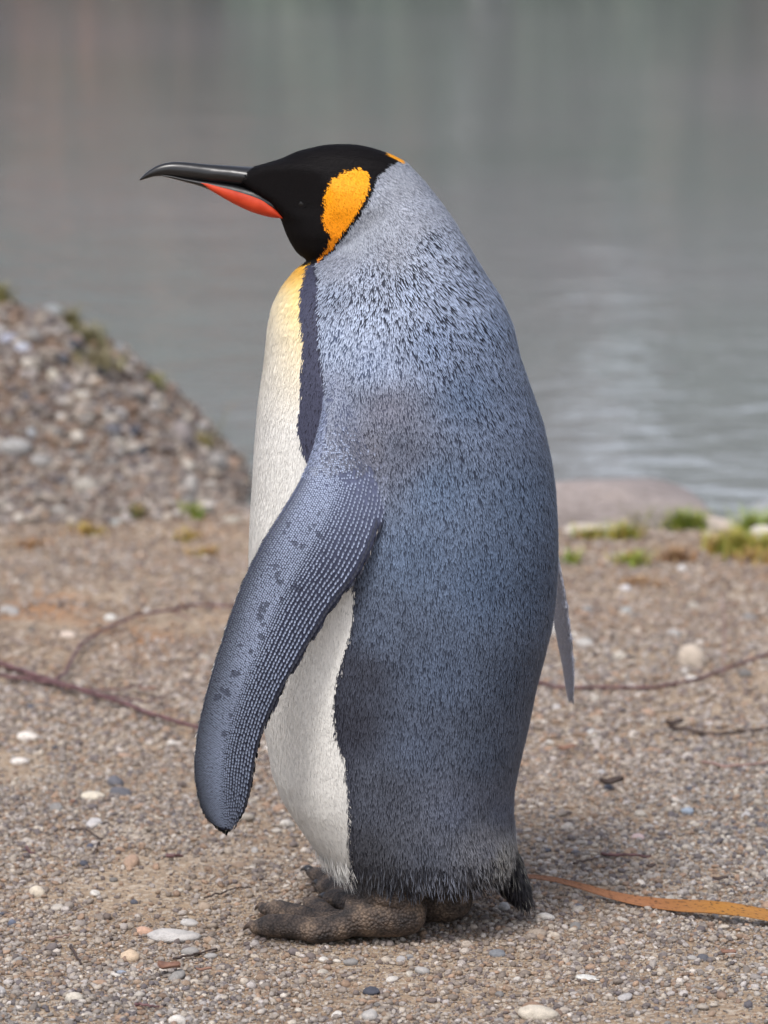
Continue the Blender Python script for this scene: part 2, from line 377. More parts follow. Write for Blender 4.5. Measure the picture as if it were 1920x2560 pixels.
def fl_loft(st, n=28):
    rings, info = [], []
    L = np.array([s[0] for s in st]); T = np.array([s[1] for s in st]); th = np.array([s[2] for s in st])
    s0 = np.linspace(0, 1, len(st)); s1 = np.linspace(0, 1, 70)
    def rs(a): 
        r = np.stack([np.interp(s1, s0, a[:, k]) for k in range(3)], 1)
        return np.stack([gsm(r[:, k], 1.6) for k in range(3)], 1)
    L, T, th = rs(L), rs(T), np.interp(s1, s0, th)
    ax = np.gradient((L+T)/2, axis=0); ax /= np.linalg.norm(ax, axis=1)[:, None]
    ch = T-L; nr = np.cross(ax, ch); nr /= np.linalg.norm(nr, axis=1)[:, None]
    for i in range(len(s1)):
        a = np.arange(n)*2*math.pi/n; tt = .5-.5*np.cos(a)
        thick = th[i]*.5*(1-.62*tt)
        rings.append(L[i]+tt[:, None]*ch[i]+(np.sin(a)*thick)[:, None]*nr[i])
    return loft(rings), (L, T, th, nr, s1)
Y0 = [-.112, -.134, -.152, -.164, -.172, -.177, -.181, -.184, -.186, -.188, -.189, -.190, -.190, -.190, -.190, -.189, -.188]
TH = [.034, .034, .032, .029, .026, .024, .022, .020, .019, .018, .017, .016, .015, .014, .012, .010, .007]
LE = [(712, 800), (700, 880), (674, 985), (634, 1062), (594, 1122), (558, 1180), (524, 1250), (494, 1330), (470, 1405), (450, 1470), (433, 1540), (421, 1605), (418, 1660), (423, 1712), (434, 1750), (454, 1778), (480, 1795)]
TE = [(838, 850), (842, 960), (838, 1060), (828, 1125), (808, 1190), (778, 1250), (733, 1298), (688, 1368), (653, 1425), (620, 1480), (590, 1538), (566, 1598), (554, 1655), (546, 1705), (533, 1750), (515, 1780), (498, 1796)]
stn = [(D(*LE[i], Y0[i]), D(*TE[i], Y0[i]+.012), TH[i]) for i in range(17)]
flipN, infoN = fl_loft(stn)
LF = [(1000, 800, .15), (1090, 950, .19), (1140, 1080, .225), (1172, 1190, .25), (1190, 1280, .26), (1206, 1370, .26), (1220, 1440, .25), (1231, 1508, .222)]
TF = [(1010, 850, .08), (1112, 1000, .115), (1168, 1100, .145), (1203, 1195, .165), (1222, 1290, .172), (1236, 1390, .176), (1240, 1460, .178), (1236, 1516, .185)]
stf = [(D(*LF[i]), D(*TF[i]), t) for i, t in enumerate([.03, .024, .02, .017, .015, .013, .011, .008])]
flipF, infoF = fl_loft(stf)

# feet: ankle, heel and three toes each
feet = []; claws = []
def foot(heel, ankle_top, toes, rb):
    h = np.array(heel, float)
    feet.append(tube([ankle_top, (np.array(ankle_top)+h)/2+np.array([.004, 0, .012]), h+np.array([.0, 0, .012])], [rb*1.12, rb*1.0, rb*.98], 16))
    feet.append(tube([h+np.array([.037, 0, -.004]), h+np.array([.030, 0, -.003]), h+np.array([.016, 0, -.002]), h, h+np.array([-.02, 0, -.002]), h+np.array([-.045, 0, -.006])], [rb*.3, rb*.68, rb*.88, rb*.95, rb*.9, rb*.7], 16, .80))
    for (mid, tip, r, tipz) in toes:
        m = np.array([mid[0], mid[1], r*.95]); tp = np.array([tip[0], tip[1], tipz+r*.55])
        q1 = m+(tp-m)*.35+np.array([0, 0, r*.25]); q2 = m+(tp-m)*.72+np.array([0, 0, r*.22])
        q0 = h*.35+m*.65; q0[2] = r*1.2
        feet.append(tube([h+np.array([-.015, 0, 0]), q0, m, q1, q2, tp], [r*1.1, r*1.18, r*1.12, r*1.0, r*1.02, r*.5], 14, .85))
        d = (tp-m); d[2] = 0; d /= np.linalg.norm(d)
        claws.append((tp-d*.006+np.array([0, 0, r*.18]), d, r))
    for a, b_ in zip(toes[:-1], toes[1:]):      # web between the toes
        A = np.array([a[0][0], a[0][1], .006]); B = np.array([b_[0][0], b_[0][1], .006])
        A2 = A+(np.array([a[1][0], a[1][1], .006])-A)*.62; B2 = B+(np.array([b_[1][0], b_[1][1], .006])-B)*.62
        c = np.array([h[0]-.01, h[1], .010])
        top = [c+np.array([0, 0, .006]), A+np.array([0, 0, .006]), A2+np.array([0, 0, .002]), (A2+B2)/2+np.array([.012, 0, .001]), B2+np.array([0, 0, .002]), B+np.array([0, 0, .006])]
        bot = [q-np.array([0, 0, .009]) for q in top]
        feet.append(loft([np.array(bot), np.array(top)]))
xh = float(D(860, 2030, -.07)[0])
def gx(dx, dy): r = ray(dx*S, dy*S); p = CAM+r*(-CAM[2]/r[2]); return p
n_tip1, n_tip2, n_tip3 = gx(545, 2002), gx(565, 1968), gx(640, 1975)
foot((xh-.008, -.070, .030), (xh-.006, -.064, .092), [((xh-.085, -.084), (n_tip1[0], -.050), .0145, .0), ((xh-.08, -.046), (n_tip2[0], .022), .0125, .003), ((xh-.07, -.022), (n_tip3[0]+.01, .062), .011, .0)], .034)
xf = float(D(935, 2005, .03)[0])
foot((xf+.004, -.010, .030), (xf, .004, .092), [((xf-.085, .02), (float(D(705, 1955, .075)[0]), .070), .013, .0), ((xf-.085, .045), (float(D(690, 1925, .12)[0]), .118), .0125, .003), ((xf-.08, .065), (float(D(668, 1912, .16)[0]), .160), .012, .008)], .034)

# tail wedge
tailp = [D(1015, 1760), D(1066, 1840), D(1108, 1908), D(1144, 1966)]
tail = tube(tailp, [.062, .050, .030, .006], 16, .5, (1, 0, 1))
tail = (np.stack([tail[0][:, 0], tail[0][:, 1], tail[0][:, 2]], 1), tail[1])

def joinparts(parts):
    vs, fs, o = [], [], 0
    for v, f in parts:
        vs.append(v); fs += [tuple(int(i)+o for i in q) for q in f]; o += len(v)
    return np.concatenate(vs), fs
def orient(part):
    me = bpy.data.meshes.new('t'); me.from_pydata([tuple(p) for p in part[0]], [], part[1])
    bm = bmesh.new(); bm.from_mesh(me); bmesh.ops.recalc_face_normals(bm, faces=bm.faces)
    bm.verts.index_update()
    r = (np.array([v.co[:] for v in bm.verts]), [tuple(v.index for v in f.verts) for f in bm.faces]); bm.free(); bpy.data.meshes.remove(me); return r
parts = [orient(p) for p in [torso, flipN, flipF, tail]+feet]
v, f = joinparts(parts)
tmp = bpy.data.objects.new('tmp', mesh_np('tmp', v, f)); col.objects.link(tmp)
rm = tmp.modifiers.new('r', 'REMESH'); rm.mode = 'VOXEL'; rm.voxel_size = .0026; rm.use_smooth_shade = True
sm = tmp.modifiers.new('s', 'SMOOTH'); sm.factor = .5; sm.iterations = 7
dg = bpy.context.evaluated_depsgraph_get(); bme = bpy.data.meshes.new_from_object(tmp.evaluated_get(dg)); bme.name = 'penguin_body'
bpy.data.objects.remove(tmp)
def bvh(part): return BVHTree.FromPolygons([Vector(p) for p in part[0]], part[1])
B_tor, B_fn, B_ff, B_tail = [bvh(p) for p in parts[:4]]; B_feet = bvh(joinparts(parts[4:]))
nv = len(bme.vertices); bco = np.empty(nv*3, np.float32); bme.vertices.foreach_get('co', bco); bco = bco.reshape(-1, 3).astype(float)
bme.update()
def near_d(b, pts): return np.array([(b.find_nearest(Vector(p))[3] or 9) for p in pts])
d_t = near_d(B_tor, bco); d_fn = near_d(B_fn, bco); d_ff = near_d(B_ff, bco); d_ft = near_d(B_feet, bco); d_tl = near_d(B_tail, bco)
# 0 torso/head 1 near flipper 2 far flipper 3 foot 4 tail
reg = np.argmin(np.stack([d_t, d_fn+.0008, d_ff, d_ft, d_tl]), 0)
reg[(reg == 3) & (bco[:, 2] > .095)] = 0
_p = proj(bco); reg[(reg == 1) & (_p[:, 1]+30*fbm(_p[:, 0]/12, _p[:, 1]/12, seed=8)+.1*(_p[:, 0]-760) < 1010)] = 5

# colour layout, looked up with the near-side mirror image of every point
BND = [(480, 700), (575, 668), (580, 668), (620, 655), (680, 650), (730, 658), (800, 652), (850, 650), (920, 645), (965, 650), (1000, 668), (1100, 715), (1200, 750), (1270, 764), (1340, 761), (1400, 745), (1480, 725), (1540, 719), (1600, 730), (1650, 745), (1720, 752), (1800, 752), (1880, 756), (1950, 768), (2000, 790)]
STRIP = [(575, 682), (590, 686), (650, 692), (750, 690), (820, 700), (900, 708), (1000, 690)]
c1 = lambda x, y: ((320+x/2.074)/S, (320+y/2.074)/S)
ORANGE = [c1(*q) for q in [(1190, 200), (1240, 222), (1248, 290), (1218, 370), (1172, 450), (1112, 530), (1042, 630), (985, 695), (975, 690), (1025, 610), (1040, 550), (1015, 510), (997, 480), (1008, 420), (1005, 370), (1020, 310), (1050, 260), (1110, 220)]]
HEADB = [(500, 300), (860, 300), (862, 345)]+[c1(*q) for q in [(1395, 165), (1335, 200), (1295, 240), (1272, 290), (1240, 370), (1190, 460), (1110, 560), (1008, 690), (950, 702), (935, 700)]]+[(655, 572), (560, 560), (500, 480)]
NAPE = [(826, 324), (845, 330), (870, 346), (866, 356), (852, 347), (835, 340)]
A = np.array
BK = [  # D x, D y, tip, base, length mm, width mm, direction dx, dy
 (870, 400, (182, 189, 204), (168, 175, 190), 4.0, 1.3, .6, .8), (800, 480, (180, 188, 203), (164, 171, 186), 4.0, 1.3, .5, .85), (760, 530, (178, 186, 200), (160, 167, 182), 4.0, 1.3, .4, .9), (900, 480, (176, 184, 202), (146, 153, 170), 4.5, 1.4, .6, .8), (840, 540, (174, 182, 200), (118, 124, 142), 4.6, 1.4, .5, .85), (925, 440, (178, 187, 206), (156, 163, 180), 4.4, 1.4, .6, .8),
 (730, 575, (174, 182, 200), (130, 137, 154), 5, 1.5, .1, 1), (730, 640, (160, 176, 206), (52, 58, 78), 7, 1.9, -.15, 1), (800, 600, (170, 184, 212), (48, 54, 74), 7, 1.9, .05, 1),
 (930, 530, (172, 188, 218), (32, 38, 58), 9, 2.2, .55, .85), (880, 620, (170, 188, 222), (18, 22, 38), 11, 2.4, .35, .95), (1000, 620, (160, 178, 212), (22, 26, 42), 11, 2.4, .6, .8), (800, 680, (172, 190, 224), (34, 40, 60), 9, 2.2, -.1, 1),
 (1060, 720, (136, 158, 196), (26, 32, 50), 10, 2.2, .45, .9), (930, 740, (140, 162, 202), (34, 42, 64), 9, 2.1, .3, 1), (740, 740, (180, 198, 230), (78, 92, 122), 7, 1.9, -.1, 1), (800, 780, (168, 186, 220), (84, 98, 128), 6, 1.8, .0, 1),
 (720, 840, (150, 162, 190), (72, 80, 104), 5, 1.6, -.1, 1), (835, 880, (142, 146, 168), (80, 84, 106), 6, 1.7, .1, 1), (860, 960, (124, 134, 160), (62, 66, 86), 7, 1.8, .1, 1), (800, 960, (130, 134, 154), (56, 56, 70), 6, 1.8, .25, 1),
 (1000, 850, (112, 136, 174), (40, 48, 70), 9, 2, .28, 1), (1120, 880, (122, 142, 178), (32, 38, 56), 10, 2.1, .35, 1), (950, 1050, (110, 136, 174), (42, 50, 72), 10, 2, .1, 1), (1130, 1080, (100, 124, 160), (28, 34, 50), 11, 2.1, .12, 1),
 (900, 1200, (104, 128, 164), (46, 54, 76), 10, 2, .03, 1), (1050, 1250, (94, 118, 154), (32, 38, 56), 11, 2, .02, 1), (1170, 1250, (90, 112, 146), (28, 32, 46), 11, 2, -.05, 1), (830, 1350, (90, 108, 140), (40, 46, 64), 10, 1.9, .0, 1),
 (780, 1450, (62, 68, 88), (34, 36, 48), 10, 1.8, -.05, 1), (760, 1560, (60, 64, 82), (34, 35, 46), 10, 1.8, -.05, 1), (950, 1450, (86, 106, 140), (34, 40, 58), 11, 1.9, .0, 1), (1100, 1450, (80, 98, 128), (28, 32, 46), 11, 1.9, -.12, 1),
 (900, 1600, (88, 104, 134), (42, 46, 62), 11, 1.8, -.02, 1), (1050, 1620, (84, 100, 128), (36, 40, 54), 11, 1.8, -.08, 1), (820, 1720, (90, 98, 118), (46, 49, 62), 11, 1.7, -.05, 1), (980, 1740, (106, 118, 146), (50, 55, 70), 11, 1.7, .0, 1), (1090, 1740, (92, 104, 130), (44, 48, 62), 11, 1.7, -.02, 1),
 (800, 1850, (82, 86, 98), (42, 43, 52), 12, 1.6, -.05, 1), (920, 1840, (100, 108, 128), (44, 47, 58), 12, 1.7, .05, 1), (1050, 1830, (128, 132, 146), (52, 54, 64), 13, 1.7, .25, 1), (1085, 1850, (176, 174, 166), (26, 26, 32), 15, 1.8, .45, .9), (960, 1915, (124, 132, 154), (18, 19, 26), 14, 1.9, .1, 1),
 (850, 1920, (84, 90, 104), (30, 32, 42), 13, 1.7, -.05, 1), (1110, 1925, (52, 50, 52), (16, 16, 20), 16, 1.8, .5, .85), (1040, 1930, (96, 98, 108), (14, 15, 20), 15, 1.9, .35, .95), (780, 1940, (96, 92, 88), (50, 48, 48), 12, 1.6, -.1, 1)]
M_FBLACK = M_FEATHER.copy(); M_FBLACK.name = 'black_feather_vane'; M_FBLACK.node_tree.nodes['Principled BSDF'].inputs['Specular IOR Level'].default_value = .10; M_FBLACK.node_tree.nodes['Principled BSDF'].inputs['Roughness'].default_value = .65
def calm(c, k=.16): c = A(c, float); g_ = c.mean(); return srgb(*(c*(1-k)+g_*k))
BKp = A([b[:2] for b in BK], float); BKv = A([[*(calm(b[2], .26+.10*(b[1] > 1300))*(.82 if b[1] < 1000 else .90 if b[1] < 1400 else 1.05)), *(calm(b[3])*(.62 if b[1] < 760 and b[0] > 760 else .85 if b[1] < 1400 else 1.05)), *b[4:]] for b in BK])
def idw(p, P_, V_, pw=3.2):
    out = np.empty((len(p), V_.shape[1]))
    for i in range(0, len(p), 20000):
        d = np.linalg.norm(p[i:i+20000, None]-P_[None], axis=2)+8
        k = d**-pw; out[i:i+20000] = (k@V_)/k.sum(1)[:, None]
    return out
HDIR = A([(560, 390, 1, .1), (700, 340, 1, -.05), (640, 400, 1, .1), (800, 340, .9, .4), (650, 520, .6, .8), (700, 450, .9, .35), (760, 420, .7, .7), (760, 500, .3, .95)], float)
def classify(p):
    """region: 0 back/flank 1 white front 2 dark strip 3 black head 4 orange; p = D pixels"""
    bx = np.interp(p[:, 1], *A(BND).T); sx = np.interp(p[:, 1], *A(STRIP).T)
    c = np.zeros(len(p), int)
    c[(p[:, 0] < sx) & (p[:, 1] < 1000)] = 2
    c[p[:, 0] < bx] = 1
    c[inpoly(p, HEADB)] = 3
    c[inpoly(p, ORANGE)] = 4
    return c
def looks(q, jitter=0.):
    """q world points -> per point tip, base (linear), length, width (m), direction (world, unprojected), class"""
    m = q.copy(); m[:, 1] = -np.abs(m[:, 1]); p = proj(m)
    pj = p+rng.normal(size=p.shape)*jitter+np.stack([fbm(p[:, 0]/14, p[:, 1]/14, seed=51), fbm(p[:, 0]/14, p[:, 1]/14, seed=52)], 1)*3.5
    c = classify(pj)
    far_nape = inpoly(proj(q), NAPE) & (q[:, 1] > -.012) & (q[:, 2] > .75)
    V = idw(p, BKp, BKv)
    tip, base, L, W, dx, dy = V[:, :3].copy(), V[:, 3:6].copy(), V[:, 6]*1e-3, V[:, 7]*1e-3, V[:, 8].copy(), V[:, 9].copy()
    # soft shadings of pattern: paler and darker clumps of feathers
    k = 1+.16*fbm(p[:, 0]/60, p[:, 1]/60, seed=61)[:, None]; tip *= k; base *= k
    # darker rim of the flank beside the white
    bx = np.interp(p[:, 1], *A(BND).T); rim = np.exp(-np.clip((p[:, 0]-bx)/16, 0, 9))*(p[:, 1] > 1150)
    dk = srgb(44, 44, 56); tip = tip*(1-.7*rim[:, None])+dk*.7*rim[:, None]; base = base*(1-.7*rim[:, None])+dk*.6*rim[:, None]*.7
    w_ = c == 1
    yel = np.clip(1-(p[:, 1]-560)/70, 0, 1)+.0; y2 = np.clip(1-(p[:, 1]-600)/330, 0, 1)**1.2*(.35+.65*np.clip(1-(bx-p[:, 0])/70, 0, 1))
    wt = srgb(226, 224, 218); ye = srgb(240, 214, 146); orr = srgb(240, 180, 56)
    cw = wt+(ye-wt)*np.clip(y2*1.25, 0, 1)[:, None]; cw = cw+(orr-cw)*np.clip(yel*1.3, 0, 1)[:, None]
    cw = cw*(1+.05*fbm(p[:, 0]/30, p[:, 1]/50, seed=71))[:, None]
    stn_ = smooth((p[:, 1]-1880)/90)[:, None]; cw = cw*(1-stn_)+srgb(176, 160, 136)*stn_
    tip[w_] = cw[w_]; base[w_] = cw[w_]*.97; L[w_] = .008; W[w_] = .0010
    dx[w_] = np.interp(p[w_, 1], [600, 1000, 1500, 1650, 1800, 1950], [-.15, 0, .03, .15, .5, .5]); dy[w_] = 1
    s_ = c == 2; tip[s_] = srgb(66, 68, 88); base[s_] = srgb(30, 30, 42); L[s_] = .007; W[s_] = .0015; dx[s_] = -.1; dy[s_] = 1
    h_ = (c == 3); hv = idw(p, HDIR[:, :2], HDIR[:, 2:])
    tip[h_] = srgb(19, 16, 17); base[h_] = srgb(8, 8, 9); L[h_] = .0042; W[h_] = .0011; dx[h_] = hv[h_, 0]; dy[h_] = hv[h_, 1]
    o_ = (c == 4) | far_nape
    oy = np.clip((p[:, 1]-370)/170, 0, 1)[:, None]
    oc = srgb(255, 172, 0)*(1-oy)+srgb(244, 140, 4)*oy; oc = oc*(1+.08*fbm(p[:, 0]/10, p[:, 1]/10, seed=77))[:, None]
    tip[o_] = oc[o_]; base[o_] = (oc*.72)[o_]; L[o_] = .0036; W[o_] = .0010; dx[o_] = hv[o_, 0]*.6; dy[o_] = hv[o_, 1]+.3
    c[far_nape] = 4
    return tip, base, L, W, np.stack([dx, np.zeros_like(dx), -dy], 1), c

tip, base, _, _, _, cl = looks(bco)
vc = np.ones((nv, 4)); _wc = tip.copy()
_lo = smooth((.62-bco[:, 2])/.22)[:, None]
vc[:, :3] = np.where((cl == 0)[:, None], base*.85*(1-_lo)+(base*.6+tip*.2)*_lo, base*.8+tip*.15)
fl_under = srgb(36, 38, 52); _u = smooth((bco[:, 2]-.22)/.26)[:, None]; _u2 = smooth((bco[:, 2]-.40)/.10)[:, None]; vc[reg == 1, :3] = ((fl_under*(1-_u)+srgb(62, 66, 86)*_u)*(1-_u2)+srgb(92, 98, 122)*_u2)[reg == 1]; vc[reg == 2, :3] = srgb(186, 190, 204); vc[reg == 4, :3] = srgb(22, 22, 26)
_m1 = (reg == 0) & (cl == 1); vc[_m1, :3] = _wc[_m1]*.93
vc[reg == 5, :3] = srgb(84, 90, 112)
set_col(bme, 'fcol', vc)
bme.materials.clear(); bme.materials.append(M_SKIN); bme.materials.append(M_FOOT)
bme.calc_loop_triangles(); nt_ = len(bme.loop_triangles)
tri = np.empty(nt_*3, np.int32); bme.loop_triangles.foreach_get('vertices', tri); tri = tri.reshape(-1, 3)
vpoly = np.empty(len(bme.loops), np.int32); bme.loops.foreach_get('vertex_index', vpoly)
ls = np.empty(len(bme.polygons), np.int32); bme.polygons.foreach_get('loop_start', ls)
bme.polygons.foreach_set('material_index', (reg[vpoly[ls]] == 3).astype(np.int32))
bme.polygons.foreach_set('use_smooth', np.ones(len(bme.polygons), bool))
body = link('body', bme, None, pen)
vn = np.empty(nv*3, np.float32); bme.vertices.foreach_get('normal', vn); vn = vn.reshape(-1, 3).astype(float)
B_body = BVHTree.FromPolygons([Vector(p) for p in bco], [tuple(int(i) for i in t) for t in tri])

# ---- feathers
def feathers(name, p, n, d, L, W, lift, base, tip, parent, mat=M_FEATHER, tipw=.55, sunk=.0006):
    d = d-(d*n).sum(1)[:, None]*n; d /= np.linalg.norm(d, axis=1)[:, None]+1e-9
    b = np.cross(n, d); L = L[:, None]; W = W[:, None]; lift = lift[:, None]
    v = np.stack([p-n*sunk,
                  p+d*L*.35-b*W*.45+n*lift*.45, p+d*L*.35+b*W*.45+n*lift*.45,
                  p+d*L*.78-b*W*tipw*.8+n*lift*.85, p+d*L*.78+b*W*tipw*.8+n*lift*.85,
                  p+d*L+n*lift], 1)
    c = np.stack([base, base*.75+tip*.25, base*.75+tip*.25, tip, tip, tip], 1)
    k = len(p); o = (np.arange(k)*6)[:, None]
    t3 = np.concatenate([o+A([[0, 2, 1]]), o+A([[3, 4, 5]])], 0); q4 = o+A([[1, 2, 4, 3]])
    me = fast_mesh(name, v.reshape(-1, 3), q4, t3)
    set_col(me, 'fcol', np.concatenate([c, np.ones((k, 6, 1))], 2).reshape(-1, 4))
    at_ = me.attributes.new('lay', 'FLOAT_VECTOR', 'POINT'); at_.data.foreach_set('vector', np.repeat(n, 6, axis=0).astype(np.float32).reshape(-1))
    ob = link(name, me, mat, parent); ob['kind'] = 'stuff'; return ob
pa, pb, pc = bco[tri[:, 0]], bco[tri[:, 1]], bco[tri[:, 2]]
area = np.linalg.norm(np.cross(pb-pa, pc-pa), axis=1)*.5
treg = reg[tri[:, 0]]
def sample(mask, count):
    ids = np.where(mask)[0]; pr = area[ids]/area[ids].sum(); t = rng.choice(ids, count, p=pr)
    r1 = np.sqrt(rng.random(count)); r2 = rng.random(count)
    wa, wb, wc = (1-r1)[:, None], (r1*(1-r2))[:, None], (r1*r2)[:, None]
    p = wa*bco[tri[t, 0]]+wb*bco[tri[t, 1]]+wc*bco[tri[t, 2]]
    n = wa*vn[tri[t, 0]]+wb*vn[tri[t, 1]]+wc*vn[tri[t, 2]]; n /= np.linalg.norm(n, axis=1)[:, None]
    sample.t = t
    return p, n
p, n = sample((treg == 0) | (treg == 5), 860000)
st5 = treg[sample.t] == 5
FW = .54
tip, base, L, W, dr, cl = looks(p, 1.6)
f5 = st5 & (cl != 0); cl[f5] = 0; tip[f5] = srgb(140, 150, 176); base[f5] = srgb(62, 68, 90); L[f5] = .005; W[f5] = .0016
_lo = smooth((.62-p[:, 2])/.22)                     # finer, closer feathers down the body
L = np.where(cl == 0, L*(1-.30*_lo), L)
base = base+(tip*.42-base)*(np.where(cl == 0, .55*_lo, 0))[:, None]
W = np.where(cl == 0, W*FW*(.84-.10*_lo), W*.8)
L = np.where((cl == 0) & (L > .0065), L*.98, L)
dens = np.where(cl == 0, np.clip(1.75e-6/(L*W), .12, 1), np.where(cl == 1, .26, np.where(cl == 2, .45, .9)))
keep = rng.random(len(p)) < dens
p, n, tip, base, L, W, dr, cl = [a[keep] for a in (p, n, tip, base, L, W, dr, cl)]
k = len(p)
ang = rng.normal(size=k)*.13; ca, sa = np.cos(ang), np.sin(ang)
dr = np.stack([dr[:, 0]*ca-dr[:, 2]*sa, rng.normal(size=k)*.08, dr[:, 0]*sa+dr[:, 2]*ca], 1)
L = L*rng.uniform(.75, 1.25, k); W = W*rng.uniform(.8, 1.2, k)
var = (1+rng.normal(size=k)*np.where(cl == 0, .16, .07))[:, None].clip(.4, 1.6); tip = tip*var; base = base*(1+(var-1)*.5)
low = (p[:, 2] < .12) & (cl == 0)
lift = np.where(cl == 0, .0010, np.where(cl == 1, .0006, .0006))*rng.uniform(.5, 1.5, k); lift[low] *= 2
for c_, nm in [(0, 'back_feathers'), (1, 'white_front_feathers'), (2, 'dark_strip_feathers'), (3, 'black_head_feathers'), (4, 'orange_ear_patch')]:
    s = cl == c_
    feathers(nm, p[s], n[s], dr[s], L[s], W[s], lift[s], base[s], tip[s], pen, M_FBLACK if c_ == 3 else M_FEATHER)
print('body feathers', k)
# tail: long stiff dark feathers
p, n = sample(treg == 4, 3200)
k = len(p); dr = np.stack([.5+rng.normal(size=k)*.15, rng.normal(size=k)*.2, -np.ones(k)], 1)
tip = np.where((rng.random(k) < np.clip((p[:, 2]-.05)/.12, .06, .5))[:, None], srgb(150, 148, 140), srgb(34, 34, 40)); base = np.tile(srgb(16, 16, 20), (k, 1))
keep = p[:, 2] > .035; 
feathers('tail_feathers', p[keep], n[keep], dr[keep], rng.uniform(.014, .03, k)[keep], np.full(k, .0017)[keep], rng.uniform(.001, .004, k)[keep], base[keep], tip[keep], pen)
# ragged hem over the feet
p, n = sample((treg == 0) & (bco[tri[:, 0], 2] < .095), 5200)
tip, base, L, W, dr, cl = looks(p, 2.)
keep = (n[:, 2] > -.85); k = keep.sum()
feathers('hem_feathers', p[keep], n[keep]*A([1, 1, .3]), (dr[keep]+rng.normal(size=(k, 3))*.18), rng.uniform(.008, .022, k), np.full(k, .0010), rng.uniform(.001, .004, k), base[keep]*.75, np.where(rng.random(k)[:, None] < .55, tip[keep]*rng.uniform(.7, 1.2, k)[:, None], base[keep]), pen)

# near flipper: rows of scale feathers, coarse towards the trailing edge
Lf, Tf, thf, nrf, s1 = infoN
cen = (Lf+Tf)/2; seg = np.linalg.norm(np.diff(cen, axis=0), axis=1); arc = np.concatenate([[0], np.cumsum(seg)]); AL = arc[-1]
def fl_point(a, t):
    ii = lambda M_: np.stack([np.interp(a, arc, M_[:, k]) for k in range(3)], 1)
    return ii(Lf)+(ii(Tf)-ii(Lf))*t[:, None]
tt, pitchs = [.004], []
while tt[-1] < .985:
    x = tt[-1]; pt = .0225 if x < .42 else .0225+(x-.42)*.16
    pt = min(pt, .047)
    tt.append(x+pt); pitchs.append(pt)
tt = tt[:-1]; rows = []
for j, t in enumerate(tt):
    step = .0023 if t < .42 else .0023+(t-.42)*.0050
    a = np.arange(.02*AL+(j % 2)*step*.5, AL*.985, step); a = a+rng.normal(size=len(a))*step*.10
    tj = np.full(len(a), t)+rng.normal(size=len(a))*pitchs[j]*.07
    rows.append(np.stack([a, tj.clip(0, 1), np.full(len(a), step), np.full(len(a), pitchs[j])], 1))
rw = np.concatenate(rows); a, t, stp, pit = rw.T
q = fl_point(a, t)
chd = np.linalg.norm(fl_point(a, np.ones_like(t))-fl_point(a, np.zeros_like(t)), axis=1)
ax_dir = fl_point(np.minimum(a+.004, AL), t)-fl_point(np.maximum(a-.004, 0), t); ax_dir /= np.linalg.norm(ax_dir, axis=1)[:, None]
chv = fl_point(a, np.clip(t+.03, 0, 1))-fl_point(a, np.clip(t-.03, 0, 1)); chv /= np.linalg.norm(chv, axis=1)[:, None]
pos, nor, ok = [], [], []
for pt in q:
    r = B_body.ray_cast(Vector((pt[0], pt[1]-.06, pt[2])), Vector((0, 1, 0)), .12)
    if r[0] is None:
        r = B_body.find_nearest(Vector(pt)); ok.append(r[3] < .012)
    else: ok.append(abs(r[0][1]-pt[1]) < .024)
    pos.append(r[0][:]); nor.append(r[1][:])
pos, nor, ok = A(pos), A(nor), A(ok)
nor[nor[:, 1] > 0] *= 1
sfr = a/AL; k = len(a)
ddir = ax_dir+chv*(.02+.12*t)[:, None]
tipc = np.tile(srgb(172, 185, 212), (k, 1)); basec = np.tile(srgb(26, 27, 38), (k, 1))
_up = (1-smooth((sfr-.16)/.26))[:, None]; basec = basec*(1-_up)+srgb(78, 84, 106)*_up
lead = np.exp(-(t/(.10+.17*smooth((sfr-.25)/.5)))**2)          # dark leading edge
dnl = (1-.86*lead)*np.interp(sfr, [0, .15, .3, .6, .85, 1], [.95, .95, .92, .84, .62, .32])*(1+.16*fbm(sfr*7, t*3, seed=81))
shoulder_brown = np.exp(-((sfr-.14)/.12)**2-((t-.95)/.3)**2)
tipc = tipc*dnl[:, None]; tipc = tipc*(1-.55*shoulder_brown[:, None])+srgb(84, 78, 88)*.55*shoulder_brown[:, None]
for (cx, cy, r_) in [(690, 1105, 5), (672, 1137, 5), (680, 1130, 4), (642, 1170, 7), (596, 1220, 7), (601, 1238, 7), (606, 1252, 6), (568, 1310, 8), (577, 1300, 5), (563, 1330, 9), (570, 1345, 6), (566, 1370, 7), (655, 1175, 5), (690, 1150, 6), (700, 1155, 4), (625, 1130, 5), (617, 1145, 5), (510, 1450, 9), (470, 1500, 7), (485, 1580, 7), (500, 1540, 5), (640, 1265, 9), (655, 1245, 5), (520, 1390, 5), (700, 1190, 4), (610, 1290, 5), (487, 1490, 10), (545, 1400, 5)]:
    d = np.hypot(proj(pos)[:, 0]-cx, proj(pos)[:, 1]-cy); m = d < r_*(1+.5*vnoise(pos[:, 0]*400, pos[:, 2]*400, seed=5))
    tipc[m] = tipc[m]*.35+srgb(44, 48, 66)*.65
fring = (t > .90) & (sfr > .26); tipc[fring] = tipc[fring]*.12+srgb(28, 26, 34)*.9
Ls = np.where(t < .42, stp*1.45, stp*1.28); Ws = np.where(t < .42, stp*.95, np.minimum(stp*.78, .0022)); Ls[fring] = .008; Ws[fring] = .0030
keep = ok & (sfr > .10) & ~((sfr < .24) & (rng.random(k) < 1-(sfr-.1)/.14))
vary = rng.uniform(.85, 1.12, k)[:, None]
feathers('flipper_feathers', pos[keep], nor[keep], ddir[keep], Ls[keep], Ws[keep], np.full(k, .0011)[keep], basec[keep], (tipc*vary)[keep], pen, tipw=.5, sunk=.0004)
